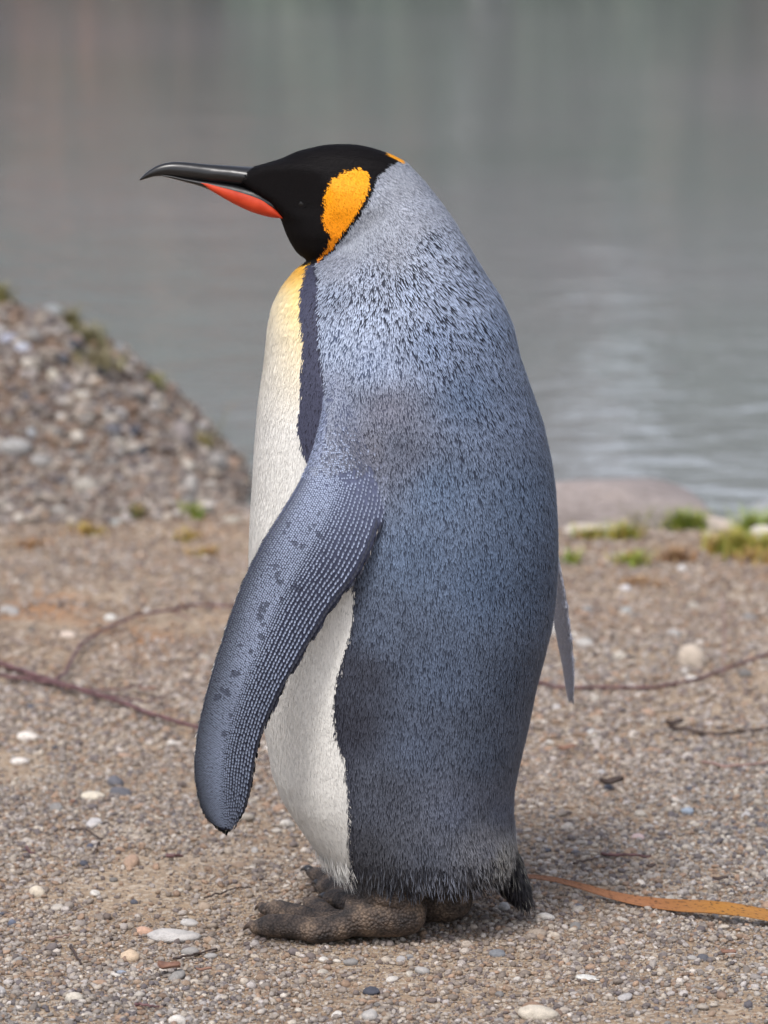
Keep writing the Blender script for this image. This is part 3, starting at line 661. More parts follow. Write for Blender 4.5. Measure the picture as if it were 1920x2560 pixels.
# the rest of both flippers
m = (treg == 1) & (vn[tri[:, 0], 1] > .1)
p, n = sample(m, 9000); k = len(p)
feathers('flipper_lining_feathers', p, n, np.tile([-.35, 0, -1.], (k, 1)), rng.uniform(.004, .007, k), np.full(k, .0016), np.full(k, .0008), np.tile(srgb(170, 168, 166), (k, 1)), np.tile(srgb(215, 212, 206), (k, 1))*rng.uniform(.8, 1.05, k)[:, None], pen)
p, n = sample(treg == 2, 12000); k = len(p)
dn = np.clip((p[:, 2]-.25)/.2, 0, 1)[:, None]
feathers('far_flipper_feathers', p, n, np.tile([.12, 0, -1.], (k, 1)), rng.uniform(.004, .008, k), np.full(k, .0014), np.full(k, .0008), np.tile(srgb(150, 152, 164), (k, 1)), (srgb(226, 230, 242)*dn+srgb(190, 188, 196)*(1-dn))*rng.uniform(.75, 1.1, k)[:, None], pen)

# ---- bill
def bill_loft(topc, botc, wid, n=18, xs=None, k=44, p=2.0):
    """closed side-view band between two D curves, rounded across"""
    x0, x1 = topc[0][0], topc[-1][0]
    xs = np.linspace(x0, x1, k)
    tpc = A(sorted(topc)); btc = A(sorted(botc)); wdc = A(sorted(wid))
    rings = []
    yt = gsm(np.interp(xs, tpc[:, 0], tpc[:, 1]), 1.2); yb = gsm(np.interp(xs, btc[:, 0], btc[:, 1]), 1.2); ww = np.interp(xs, wdc[:, 0], wdc[:, 1])
    for i, x in enumerate(xs):
        c = (D(x, yt[i])+D(x, yb[i]))/2; hz = max(.0004, (D(x, yt[i])[2]-D(x, yb[i])[2])/2)
        th = np.arange(n)*2*math.pi/n
        cy = np.sign(np.cos(th))*np.abs(np.cos(th))**(2/p); sz = np.sign(np.sin(th))*np.abs(np.sin(th))**(2/p)
        rings.append(np.stack([np.full(n, c[0]), ww[i]*cy, c[2]+hz*sz], 1))
    v, f = loft(rings); return orient((v, f))
ub = bill_loft([(600, 352), (548, 361), (500, 358), (450, 355), (410, 351), (380, 349), (358, 351), (335, 359), (318, 370), (306, 381), (302, 386)], [(600, 420), (548, 404), (500, 398), (450, 393), (400, 387), (370, 382), (345, 380), (325, 382), (312, 388), (302, 390)], [(600, .019), (548, .0155), (500, .0115), (440, .0085), (380, .0068), (340, .0052), (315, .0034), (302, .0014)])
lb = bill_loft([(610, 430), (560, 404), (500, 394), (440, 388), (400, 383), (370, 377), (345, 376)], [(610, 466), (575, 462), (530, 449), (480, 423), (436, 403), (400, 393), (345, 379)], [(610, .0185), (548, .0145), (500, .0112), (440, .0082), (380, .0055), (345, .0035)])
pl = bill_loft([(611, 465), (604, 454), (590, 438), (574, 424), (560, 417), (540, 411), (500, 402), (470, 396), (445, 391), (434, 392)], [(611, 470), (590, 470), (575, 467), (550, 460), (530, 452), (505, 440), (480, 426), (455, 411), (434, 396)], [(611, .0195), (590, .0192), (548, .0165), (500, .0130), (460, .0102), (434, .0078)], p=2.4)
bill = link('bill', mesh_np('bill', *ub), M_BILL, pen)
lower = link('lower_bill', mesh_np('lower_bill', *lb), M_BILL, pen)
plate = link('bill_plate', mesh_np('bill_plate', *pl), M_PLATE, lower)
plate.matrix_parent_inverse = Matrix.Identity(4); 
tag(plate, 'orange red plate along the lower bill')
# ---- eye
def hit(dx, dy):
    r = ray(dx*S, dy*S); h = B_body.ray_cast(Vector(CAM), Vector(r).normalized()); return h[0], h[1]
ep, en = hit(650, 441)
for sgn in (1, -1):
    c = Vector((ep.x, ep.y*sgn, ep.z)); nn = Vector((en.x, en.y*sgn, en.z))
    bm = bmesh.new(); bmesh.ops.create_uvsphere(bm, u_segments=24, v_segments=16, radius=.0062); me = bpy.data.meshes.new('eye'); bm.to_mesh(me); bm.free()
    me.polygons.foreach_set('use_smooth', [True]*len(me.polygons))
    e = link('eye', me, M_EYE, pen); e.matrix_parent_inverse = Matrix.Translation(-pen.location); e.location = c-nn*.0052
    rot = nn.to_track_quat('Z', 'X').to_matrix()
    vs, fs = [], []
    for i in range(28):
        a_ = i*2*math.pi/28
        for j in range(8):
            b_ = j*2*math.pi/8; rr = .0066+.0013*math.cos(b_)
            qq = rot@Vector((rr*math.cos(a_)*.55, rr*math.sin(a_)*1.05, .0008*math.sin(b_)-.0002))
            vs.append((c+qq)[:]); fs.append((i*8+j, ((i+1) % 28)*8+j, ((i+1) % 28)*8+(j+1) % 8, i*8+(j+1) % 8))
    lid = link('eyelid', mesh_np('eyelid', vs, fs), M_LID, pen)
# ---- claws
M_CLAW2 = plain_mat('muddy_claw', srgb(74, 62, 54), .6, .35, .35, 120, .0006)
for ci_, (tp, d, r) in enumerate(claws):
    ks = .6 if ci_ < 3 else 1.; pts = [tp, tp+d*.010*ks+A([0, 0, .001]), tp+d*.019*ks-A([0, 0, .002]), tp+d*.026*ks-A([0, 0, r*.45])]
    link('claw', mesh_np('claw', *orient(tube(pts, [r*.5, r*.42, r*.25, r*.06], 10, .7))), M_CLAW2 if ci_ < 3 else M_CLAW, pen)

# ------------------------------------------------------------------ stones
def stone_mesh(name, seed, sub=2, rough=.22, flat=1.0):
    bm = bmesh.new(); bmesh.ops.create_icosphere(bm, subdivisions=sub, radius=1)
    co = A([v.co[:] for v in bm.verts])
    e = .9+.25*np.sin(seed*1.7); nn_ = np.sign(co)*np.abs(co)**(.86)
    k = 1+rough*fbm(co[:, 0]*1.1+seed*3.3, co[:, 1]*1.1, co[:, 2]*1.1, seed=seed, oct=3)
    # a few broad facets
    r_ = np.random.default_rng(seed)
    for _ in range(4):
        d = r_.normal(size=3); d /= np.linalg.norm(d); h = co@d*k; lim = r_.uniform(.68, .9)
        k = np.where(h > lim, k-(h-lim)*.75/np.maximum(co@d, .3), k)
    for v_, kk in zip(bm.verts, k): v_.co = Vector(v_.co)*float(kk)
    me = bpy.data.meshes.new(name); bm.to_mesh(me); bm.free(); me.polygons.foreach_set('use_smooth', [True]*len(me.polygons)); return me
ST = [stone_mesh('stone', 11+i, 2) for i in range(9)]
for me in ST: me.materials.append(M_STONE)
def put_stone(name, me, p, size, rgb, rz=None, tilt=.12, sink=.3, label=None, cat='pebble', group=None):
    o = bpy.data.objects.new(name, me); col.objects.link(o)
    o.scale = [s/2 for s in size]; o.rotation_euler = (random.gauss(0, tilt), random.gauss(0, tilt), random.uniform(0, 6.28) if rz is None else rz)
    z = float(H(A([p[0]]), A([p[1]]))[0])
    o.location = (p[0], p[1], z+size[2]*(.5-sink)); o.color = (*[float(c) for c in srgb(*rgb)], 1)
    tag(o, label, cat, group); return o
def px_stone(name, px, py, wpx, hpx, rgb, label, cat='pebble', me=None, rz=0., hk=.62, dk=.75, sink=.3, big=None):
    """a stone seen at photo pixel (centre), width and height in pixels"""
    g = G(px, py+hpx*.25); dist = (g-CAM)@fw; wm = wpx/F*dist; hm = hpx/F*dist
    dep = wm*dk; hz = max(.5*hm, (hm-dep*.17)*1.0)*1.3; 
    o = put_stone(name, me or random.choice(ST), g, (wm, dep, hz/(1-sink*.8)), rgb, rz, .05, sink, label, cat); return o
c7 = lambda x, y: (x/2.0875, 1500+y/2.0875); c8 = lambda x, y: (1200+x/2.304, 1700+y/2.304); c6 = lambda x, y: (1340+x/2.86, 1140+y/2.86); c5 = lambda x, y: (x/2.592, 720+y/2.592)
for q, w_, h_, rgb, lab in [
    (c7(145, 718), 62, 28, (222, 214, 204), 'whitish oval pebble on the gravel below the purple brown branch'),
    (c7(103, 845), 54, 22, (216, 208, 200), 'flat whitish pebble in front of the oval one below the branch'),
    (c7(485, 1024), 66, 24, (208, 198, 180), 'long cream pebble lying alone beside the flipper tip'),
    (c7(355, 190), 44, 22, (206, 190, 176), 'pale pebble above the curved thin twig'),
    (c7(578, 100), 32, 18, (208, 206, 200), 'small white pebble behind the curved thin twig'),
    (c7(195, 1532), 44, 28, (206, 194, 176), 'round cream pebble with a dark side on open gravel'),
    (c7(752, 1735), 54, 26, (192, 156, 134), 'pinkish tan pebble touching the flat speckled grey rock'),
    (c7(905, 1752), 150, 42, (186, 182, 178), 'large flat pale grey speckled rock half sunk by the foot'),
    (c7(990, 1690), 46, 20, (184, 180, 176), 'small grey stone behind the flat speckled rock'),
    (c7(678, 1866), 54, 31, (200, 178, 152), 'smooth tan egg shaped pebble below the speckled rock'),
    (c7(388, 2086), 50, 28, (196, 188, 174), 'dull cream pebble sunk in gravel by a bent twig'),
    (c7(1068, 1612), 32, 22, (168, 150, 132), 'brownish pebble near the big toe of the foot'),
    (c7(635, 1950), 30, 12, (140, 146, 158), 'thin blue grey pebble beside the dead leaf'),
    (c7(65, 1690), 24, 16, (98, 104, 120), 'small dark blue pebble on the open gravel'),
    (c7(700, 1580), 22, 14, (86, 88, 98), 'small dark slate pebble on the gravel before the foot'),
    (c7(470, 1292), 20, 13, (80, 84, 100), 'dark blue pebble beside the little forked twig'),
    (c8(1195, 757), 36, 18, (146, 158, 172), 'blue grey oval pebble on the gravel behind the reed leaf'),
    (c8(910, 910), 34, 17, (190, 168, 166), 'pink pebble above the short red stick'),
    (c8(660, 305), 46, 15, (192, 190, 186), 'flat white pebble behind the penguin'),
    (c8(1035, 1400), 24, 12, (210, 206, 198), 'small white pebble under the reed leaf'),
    (c8(330, 1470), 52, 24, (156, 142, 128), 'brown grey stone in front of the tail'),
    (c8(100, 1580), 44, 20, (120, 122, 126), 'grey green flat stone before the feet'),
    (c8(620, 1715), 60, 18, (206, 204, 198), 'whitish flat rock sunk in the sand'),
    (c8(330, 1920), 110, 44, (196, 186, 170), 'broad pale flat rock sunk in the foreground sand'),
    (c7(925, 2205), 48, 26, (206, 200, 192), 'white pebble at the foreground edge of the gravel'),
    (c6(1110, 1465), 76, 62, (190, 176, 160), 'pale beige stone standing on the gravel behind the far flipper'),
    (c6(125, 1255), 50, 46, (196, 194, 190), 'grey white stone peeking out behind the penguin back'),
    (c6(340, 1345), 54, 26, (178, 174, 168), 'low grey stone between the far flipper and the beige stone'),
    (c6(600, 1440), 40, 24, (184, 176, 164), 'greyish stone left of the pale beige one'),
    (c6(1110, 1590), 56, 18, (198, 194, 186), 'white flat pebble below the pale beige stone'),
    (c6(640, 960), 30, 20, (200, 196, 196), 'pale pebble among the rusty litter by the grass'),
    (c6(645, 1120), 34, 22, (160, 162, 160), 'grey pebble in front of the rusty litter'),
    (c6(1040, 815), 26, 16, (208, 204, 200), 'white pebble beside the rusty brown clump')]:
    o = px_stone('pebble', q[0], q[1], w_, h_, rgb, lab, rz=random.uniform(-.25, .25))
# boulders at the water's edge
BIG = [stone_mesh('boulder', 101+i, 4, .3) for i in range(5)]
for me in BIG: me.materials.append(M_STONE)
def boulder(px, py, wm, dm, hm, rgb, lab, me, rz=0, sink=.3, name='boulder'):
    g = G(px, py); return put_stone(name, me, g+A([0, dm*.4, 0]), (wm, dm, hm), rgb, rz, .02, sink, lab, 'rock')
boulder(1500, 1322, .40, .22, .155, (142, 132, 128), 'broad rounded pinkish grey boulder at the water edge behind the grass', BIG[0], .05, .40)
boulder(1945, 1308, .17, .12, .10, (136, 138, 142), 'grey boulder at the water edge beyond the white slab', BIG[1], .2, .35)
boulder(1740, 1318, .13, .07, .035, (192, 178, 166), 'flat pinkish white slab beside the big boulder', BIG[2], .1, .3, 'flat_rock')
boulder(1480, 1342, .10, .05, .03, (186, 176, 164), 'low cream slab in front of the big boulder', BIG[3], -.1, .3, 'flat_rock')
boulder(1912, 1350, .05, .05, .03, (200, 192, 184), 'small white rock beside the yellow green grass', BIG[4], -.1, .3, 'flat_rock')
# stones of the heap
heap_named = [(c5(560, 1310), 66, 54, (178, 172, 160), 'big rounded cream stone at the foot of the heap'), (c5(1165, 985), 74, 84, (152, 142, 138), 'large greyish pink stone high on the slope of the heap'),
 (c5(340, 170), 60, 44, (158, 162, 162), 'grey stone sitting on top of the heap crest'), (c5(100, 1050), 90, 56, (174, 172, 168), 'long pale grey stone on the heap flank'), (c5(250, 1140), 66, 40, (164, 160, 156), 'grey stone just below the long pale one on the heap'),
 (c5(345, 590), 34, 46, (214, 206, 190), 'bright cream upright stone on the heap'), (c5(605, 615), 34, 26, (214, 200, 184), 'bright cream small stone near the heap crest'), (c5(515, 718), 28, 26, (212, 204, 190), 'round bright stone in the middle of the heap'), (c5(400, 745), 32, 26, (206, 198, 192), 'round white stone beside the bright round one'),
 (c5(150, 420), 46, 44, (188, 192, 204), 'bluish white stone cluster piece on the upper heap'), (c5(60, 340), 50, 30, (174, 176, 190), 'blue grey slab on the upper heap'), (c5(780, 830), 34, 36, (190, 186, 182), 'pale oval stone on the right slope of the heap'), (c5(680, 850), 28, 34, (176, 172, 164), 'grey oval stone left of the pale oval one'),
 (c5(195, 960), 34, 30, (182, 184, 186), 'light grey stone above the long pale one'), (c5(320, 1370), 52, 24, (172, 168, 160), 'flat grey stone low on the heap'), (c5(375, 1450), 56, 24, (170, 166, 158), 'flat grey stone in front of the other flat one on the heap'), (c5(215, 1500), 40, 34, (190, 168, 150), 'tan stone at the base of the heap'),
 (c5(1400, 1150), 60, 60, (160, 156, 152), 'grey tilted slab at the lower end of the heap'), (c5(1235, 1330), 36, 90, (186, 180, 174), 'tall narrow white stone leaning at the lower end of the heap'), (c5(1335, 1420), 46, 30, (212, 202, 194), 'blocky white stone by the green moss at the heap end'), (c5(765, 1070), 34, 28, (190, 190, 186), 'whitish round stone near the centre of the lower heap'), (c5(645, 1110), 26, 24, (188, 190, 192), 'small whitish stone left of the whitish round one'), (c5(450, 660), 40, 26, (144, 140, 146), 'grey stone just above the bright round one'), (c5(770, 420), 40, 40, (150, 152, 152), 'grey stone at the mossy part of the crest'), (c5(760, 1530), 44, 30, (166, 166, 160), 'grey stone in front of the heap base'), (c5(1500, 1520), 60, 30, (184, 176, 162), 'long cream stone on the ground at the heap end')]
for q, w_, h_, rgb, lab in heap_named:
    g = G(q[0], q[1]); dist = (g-CAM)@fw; wm, hm = w_/F*dist, h_/F*dist
    rgb = [int(c*.9) for c in rgb]; put_stone('stone', random.choice(ST), g, (wm, (wm+hm)*.5, hm), rgb, random.uniform(-.3, .3), .1, .42, lab, 'stone')
PAL = [(156, 152, 148), (130, 127, 124), (96, 96, 102), (168, 160, 150), (186, 178, 166), (150, 130, 112), (132, 112, 98), (176, 172, 170), (120, 116, 112), (200, 194, 186), (82, 84, 94), (160, 134, 114)]
LBL = {0: 'mid grey', 1: 'mid grey', 2: 'dark slate', 3: 'beige grey', 4: 'pale beige', 5: 'brown', 6: 'brown', 7: 'light grey', 8: 'mid grey', 9: 'whitish', 10: 'dark slate', 11: 'rusty tan'}
cnt = 0
while cnt < 235:
    px, py = random.uniform(-60, 640), random.uniform(770, 1400)
    g = G(px, py)
    if Hm(A([g[0]]), A([g[1]]))[0] < .012 or g[1] > 3.3: continue
    k = random.choice(range(12)); s = .009+.024*random.random()**2.4
    j_ = random.randint(-34, 4); rgb = [min(255, c+j_) for c in PAL[k]]
    put_stone('stone', random.choice(ST), g, (s*random.uniform(.9, 1.4), s, s*random.uniform(.55, .95)), rgb, None, .35, .36, '%s stone embedded among many in the slope of the gravel heap' % LBL[k], 'stone', '%s stones of the heap' % LBL[k]); cnt += 1
# loose pebbles in view on the flat gravel
cnt = 0; taken = []
while cnt < 260:
    py = 1500+1100*random.random()**.9; px = random.uniform(-30, 1950)
    g = G(px, py)
    if abs(g[1]) < .12 and -.25 < g[0] < .12: continue
    k = random.choice(range(12)); s = (.0075+.012*random.random()**3)*(1+.25*max(0, g[1]))
    if any((g[0]-a)**2+(g[1]-b)**2 < (s+c)**2*.3 for a, b, c in taken): continue
    taken.append((g[0], g[1], s))
    j_ = random.randint(-16, 12); rgb = [min(255, c+j_) for c in PAL[k]]
    put_stone('pebble', random.choice(ST), g, (s*random.uniform(1, 1.5), s, s*random.uniform(.5, .8)), rgb, None, .2, .28, 'small %s pebble lying loose in the sandy gravel' % LBL[k], 'pebble', 'loose %s pebbles on the gravel' % LBL[k]); cnt += 1

# gravel: too fine to count
gc = bpy.data.collections.new('gravel_shapes')
for i in range(7):
    o = bpy.data.objects.new('grain', stone_mesh('grain', 201+i, 1, .3)); o.data.materials.append(M_GRAV); gc.objects.link(o)
def gravel_points():
    xs, ys, ss, ks = [], [], [], []
    def add(n, ylo, yhi, xr, smin, smax, pw, patch):
        y = rng.uniform(ylo, yhi, n); x = rng.uniform(-1, 1, n)*(xr(y)); s = smin+(smax-smin)*rng.random(n)**pw
        m = rng.random(n) < np.clip(patch+.9*fbm(x*4.2, y*4.2, seed=91)+.5*fbm(x*15, y*15, seed=93), .12, 1)
        m &= (H(x, y) > WATER_Z-.02)
        xs.append(x[m]); ys.append(y[m]); ss.append(s[m])
    core = lambda y: .50*(y+4.5)/4.5+.06
    wide = lambda y: np.full_like(y, 1.5)
    add(95000, -.62, .75, core, .0022, .0082, 2.4, .52)
    add(80000, .75, 3.2, core, .0035, .012, 2.4, .66)
    add(110000, -.62, .75, core, .0012, .0026, 1.2, .62)
    add(60000, -1.2, 3.2, wide, .004, .012, 2.2, .6)
    # coarser rubble on the heap
    n = 26000; y = rng.uniform(2.2, 3.5, n); x = rng.uniform(-1.5, 0.1, n); m = Hm(x, y) > .01
    xs.append(x[m]); ys.append(y[m]); ss.append((.005+.018*rng.random(n)**3)[m])
    return np.concatenate(xs), np.concatenate(ys), np.concatenate(ss)
gx_, gy_, gs_ = gravel_points(); k = len(gx_)
# keep the grains out of the penguin's feet
gz_ = H(gx_, gy_)+gs_*.20
pal = A([srgb(*c) for c in PAL]); wts = A([2.2, 2, 1.6, 2.2, 1.5, 1.5, 1.0, 1.6, 1.6, .8, 1.3, 1.0]); wts /= wts.sum()
tint = pal[rng.choice(12, k, p=wts)]*rng.uniform(.62, 1.22, k)[:, None]
br = np.clip(.45+.5*fbm(gx_*2.1, gy_*2.1, seed=95), 0, .7)[:, None]*.45
br = np.clip(br+.22*smooth((gy_-.6)/1.2)[:, None]*(Hm(gx_, gy_) < .01)[:, None], 0, .6)
tint = tint*(1-br)+srgb(158, 130, 104)*br
hp = (Hm(gx_, gy_) > .012)[:, None]; tint = np.where(hp, tint*.9*.8+srgb(118, 102, 92)*.2, tint)
gpm = bpy.data.meshes.new('gravel'); gpm.vertices.add(k); gpm.vertices.foreach_set('co', np.stack([gx_, gy_, gz_], 1).astype(np.float32).reshape(-1))
def attr(me, name, typ, key, data): a_ = me.attributes.new(name, typ, 'POINT'); a_.data.foreach_set(key, np.asarray(data, np.float32).reshape(-1))
attr(gpm, 'tint', 'FLOAT_COLOR', 'color', np.concatenate([tint, np.ones((k, 1))], 1))
attr(gpm, 'scl', 'FLOAT_VECTOR', 'vector', np.stack([gs_*rng.uniform(.45, .75, k), gs_*rng.uniform(.4, .55, k), gs_*rng.uniform(.30, .48, k)], 1))
attr(gpm, 'rot', 'FLOAT_VECTOR', 'vector', np.stack([rng.normal(size=k)*.3, rng.normal(size=k)*.3, rng.uniform(0, 6.28, k)], 1))
gravel = tag(link('gravel', gpm), 'fine mixed gravel strewn over sandy ground and heap', None, None, 'stuff')
ng = bpy.data.node_groups.new('scatter_gravel', 'GeometryNodeTree')
ng.interface.new_socket('Geometry', in_out='INPUT', socket_type='NodeSocketGeometry'); ng.interface.new_socket('Geometry', in_out='OUTPUT', socket_type='NodeSocketGeometry')
gi, go = ng.nodes.new('NodeGroupInput'), ng.nodes.new('NodeGroupOutput'); ip = ng.nodes.new('GeometryNodeInstanceOnPoints'); ci = ng.nodes.new('GeometryNodeCollectionInfo')
ci.inputs['Collection'].default_value = gc; ci.inputs['Separate Children'].default_value = True; ci.inputs['Reset Children'].default_value = True
na = []
for nm in ('scl', 'rot'):
    a_ = ng.nodes.new('GeometryNodeInputNamedAttribute'); a_.data_type = 'FLOAT_VECTOR'; a_.inputs['Name'].default_value = nm; na.append(a_)
ng.links.new(gi.outputs[0], ip.inputs['Points']); ng.links.new(ci.outputs[0], ip.inputs['Instance']); ip.inputs['Pick Instance'].default_value = True
ng.links.new(na[0].outputs[0], ip.inputs['Scale']); ng.links.new(na[1].outputs[0], ip.inputs['Rotation'])
ng.links.new(ip.outputs[0], go.inputs[0])
gm_ = gravel.modifiers.new('scatter', 'NODES'); gm_.node_group = ng
print('gravel', k)

# ------------------------------------------------------------------ twigs and leaves
def gpts(pts, lift=.003, kink=.002):
    o = []
    for q in pts: g = G(*q); o.append(A([g[0], g[1], H(A([g[0]]), A([g[1]]))[0]+lift]))
    o = A(o); m = max(8, len(o)*6); s0 = np.linspace(0, 1, len(o)); s1_ = np.linspace(0, 1, m)
    r = np.stack([np.interp(s1_, s0, o[:, i]) for i in range(3)], 1)
    r += np.stack([fbm(s1_*9, s1_*0+random.random()*99, seed=3) for _ in range(3)], 1)*kink
    return r
def twig(pts, r0, r1, mat, label, side=(), lift=.006, name='twig'):
    root = bpy.data.objects.new(name, None) if side else None
    main = gpts(pts, lift); rad = np.linspace(r0, r1, len(main))*(1+.18*np.sin(np.arange(len(main))*2.3))
    me = mesh_np(name, *orient(tube(main, rad, 8)))
    if not side:
        return tag(link(name, me, mat), label, 'twig')
    col.objects.link(root); root.location = main[0]; tag(root, label, 'branch')
    link('stem', me, mat, root)
    for sp, ra, rb_, lf in side:
        sp_ = gpts(sp, lf); link('side_shoot', mesh_np('side_shoot', *orient(tube(sp_, np.linspace(ra, rb_, len(sp_)), 7))), mat, root)
    return root
d_ = lambda x, y: (x*S, y*S)
twig([d_(-60, 1430), d_(0, 1450), d_(60, 1472), d_(130, 1497), d_(200, 1518), d_(270, 1540), d_(330, 1562), d_(420, 1589), d_(470, 1606)],   .0042, .0024, M_TWIG, 'long purple brown branch with side shoots lying beside the flipper',
     [([d_(-60, 1472), d_(0, 1477), d_(60, 1484), d_(110, 1492), d_(140, 1502)], .003, .003, .011), ([d_(150, 1504), d_(215, 1507), d_(270, 1503), d_(310, 1495)], .0018, .0010, .010), ([d_(180, 1512), d_(260, 1523), d_(310, 1533), d_(360, 1520)], .0016, .0009, .010)], lift=.011, name='fallen_branch')
twig([c7(280, 470), c7(340, 425), c7(380, 350), c7(430, 272), c7(500, 225), c7(560, 190), c7(720, 122), c7(900, 96), c7(1010, 72), c7(1180, 72), c7(1300, 90)], .0026, .0020, M_TWIG, 'thin curved pinkish twig arching over the ground behind the branch', [([c7(900, 96), c7(960, 120), c7(1000, 140)], .0014, .0009, .010)], lift=.012, name='curved_twig')
twig([c7(360, 1222), c7(440, 1222), c7(520, 1272), c7(545, 1275)], .0012, .0008, M_TWIG2, 'little forked dark twig on the gravel', [([c7(520, 1272), c7(500, 1320), c7(478, 1350)], .0011, .0007, .004)])
twig([c7(870, 1364), c7(905, 1366), c7(950, 1362)], .0026, .0014, M_TWIG, 'short red brown stick stub below the flipper tip')
twig([c7(1070, 1580), c7(1150, 1562), c7(1210, 1540), c7(1310, 1528)], .001, .0006, M_TWIG2, 'thin dark stalk in front of the toes')
twig([c7(908, 1905), c7(1010, 1885), c7(1130, 1850)], .0013, .0009, M_TWIG2, 'thin dark stalk above the dead leaf')
twig([c7(368, 1830), c7(395, 1880), c7(422, 1930)], .0014, .0010, M_TWIG2, 'short bent dark twig left of the tan pebble')
twig([c7(710, 2140), c7(760, 2150), c7(825, 2156)], .0016, .001, M_TWIG, 'short brown twig in the foreground gravel')
twig([c7(140, 1315), c7(150, 1345), c7(185, 1350)], .0016, .001, M_TWIG, 'tiny brown bark piece on the open gravel')
twig([c7(260, 1800), c7(320, 1790), c7(375, 1770)], .0009, .0006, M_TWIG3, 'thin pale straw above the bent twig')
twig([c8(300, 5), c8(350, 40), c8(430, 66), c8(700, 76), c8(1000, 72), c8(1200, 34), c8(1330, -5), c8(1659, -120), c8(1760, -160)], .0024, .0022, M_TWIG, 'long thin reddish twig on the gravel behind the far flipper')
twig([c8(1090, 300), c8(1300, 335), c8(1500, 330), c8(1659, 310), c8(1750, 300)], .0022, .0016, M_TWIG2, 'dark twig lying below the beige stone')
twig([c8(1280, 500), c8(1420, 526), c8(1550, 515), c8(1659, 500), c8(1720, 495)], .0018, .0014, M_TWIG3, 'pinkish twig on the gravel behind the blue grey pebble')
twig([c8(700, 1036), c8(820, 1044), c8(985, 1046)], .0020, .0012, M_TWIG, 'short straight red stick on the gravel behind the reed leaf')
twig([c8(540, 1086), c8(620, 1072), c8(700, 1052)], .0015, .0008, M_TWIG2, 'dark twig end beside the short red stick')
twig([c6(1335, 1000), c6(1345, 1250), c6(1345, 1480), c6(1335, 1600)], .0012, .001, M_TWIG3, 'upright thin pale stem behind the beige stone')
def litter(q, w_, mat, label, name='bark_flake', rz=0., asp=.45, curl=.25):
    g = G(*q); s = w_/F*((g-CAM)@fw); vs, fs = [], []
    nx_, ny_ = 8, 4
    for layer in (0, 1):
        for i in range(nx_+1):
            for j in range(ny_+1):
                u = i/nx_*2-1; v_ = j/ny_*2-1; wv = math.sqrt(max(.02, 1-abs(u)**1.8))
                vs.append((u*s/2, v_*wv*s*asp/2+.08*s*u*u, .25*curl*s*(v_*v_+.5*u*u)+.05*s*math.sin(3*u)+.009+(.0012 if layer else 0)))
    st_ = (nx_+1)*(ny_+1)
    for i in range(nx_):
        for j in range(ny_):
            a_ = i*(ny_+1)+j; fs.append((a_, a_+1, a_+ny_+2, a_+ny_+1)); fs.append((st_+a_, st_+a_+ny_+1, st_+a_+ny_+2, st_+a_+1))
    for i in range(nx_):
        for (a_, b_) in ((i*(ny_+1), (i+1)*(ny_+1)), (i*(ny_+1)+ny_, (i+1)*(ny_+1)+ny_)): fs.append((a_, b_, st_+b_, st_+a_))
    o = link(name, mesh_np(name, vs, fs), mat); o.location = (g[0], g[1], H(A([g[0]]), A([g[1]]))[0]); o.rotation_euler = (.1, 0, rz); return tag(o, label, 'leaf' if 'leaf' in name else 'bark')
litter(c7(880, 1970), 66, M_LEAFD, 'curled reddish brown dead leaf on the foreground gravel', 'dead_leaf', -.5, .6, .5)
litter(c7(1065, 1982), 40, M_LEAFD, 'narrow brown bark flake beside the dead leaf', 'bark_flake', 0, .25)
litter(c7(375, 1092), 18, M_LEAFD, 'small red bark flake left of the long cream pebble', 'bark_flake', .8, .7)
litter(c7(770, 505), 50, M_LEAFD, 'brown bark strip beside the branch side shoot', 'bark_flake', -.3, .25)
litter(c8(1385, 1193), 40, M_TWIG2, 'dark curled leaf scrap behind the reed leaf', 'dead_leaf_scrap', 0, .35)
litter(c8(985, 1122), 26, M_TWIG2, 'dark brown bark crumb below the red stick', 'bark_flake', .3, .6)
litter(c8(500, 435), 50, M_LEAFD, 'brown dead leaf on the gravel right behind the penguin', 'dead_leaf', .3, .4)
litter(c8(760, 640), 60, M_TWIG2, 'dark crumpled leaf on the gravel behind the tail', 'dead_leaf', .1, .45, .6)
litter(c8(1120, 300), 46, M_TWIG2, 'dark shrivelled leaf at the end of the dark twig', 'dead_leaf', .1, .5, .6)
litter(c8(1430, 1620), 44, M_LEAFD, 'red brown flat leaf scrap in the foreground sand', 'dead_leaf_scrap', -.6, .5, .2)
# reed leaf
cl_ = [(1085, 1898, 4), (1115, 1910, 6), (1200, 1924, 8), (1300, 1943, 11), (1400, 1962, 14), (1480, 1980, 16), (1560, 1992, 15.5), (1620, 1997, 14), (1700, 2003, 14), (1800, 2010, 11), (1850, 2012, 3)]
vs, fs, uvs = [], [], []
xs_ = np.linspace(1085, 1850, 60); ca_ = A(cl_)
for i, x in enumerate(xs_):
    y = np.interp(x, ca_[:, 0], ca_[:, 1]); hw = np.interp(x, ca_[:, 0], ca_[:, 2])
    g = gx(x, y); wm = hw*S/F*4.6*np.interp(x, [1085, 1400, 1600], [.85, 1.15, 1.3])
    for layer in (0, 1):
        for j in range(5):
            v_ = j/4*2-1
            vs.append((g[0]+.02*v_*wm, g[1]+v_*wm*.75, .006+.004*math.sin(i*.21)+(v_+1)*wm*.5+(-.2*wm*(1-v_*v_))+(.001 if layer else 0))); uvs.append((i/59, j/4))
for i in range(59):
    for j in range(4):
        a_ = i*10+j; fs.append((a_, a_+10, a_+11, a_+1)); b_ = a_+5; fs.append((b_, b_+1, b_+11, b_+10))
    for j in (0, 4): fs.append((i*10+j, i*10+5+j, i*10+15+j, i*10+10+j))
rme = mesh_np('reed_leaf', vs, fs); ul = rme.uv_layers.new(name='UVMap')
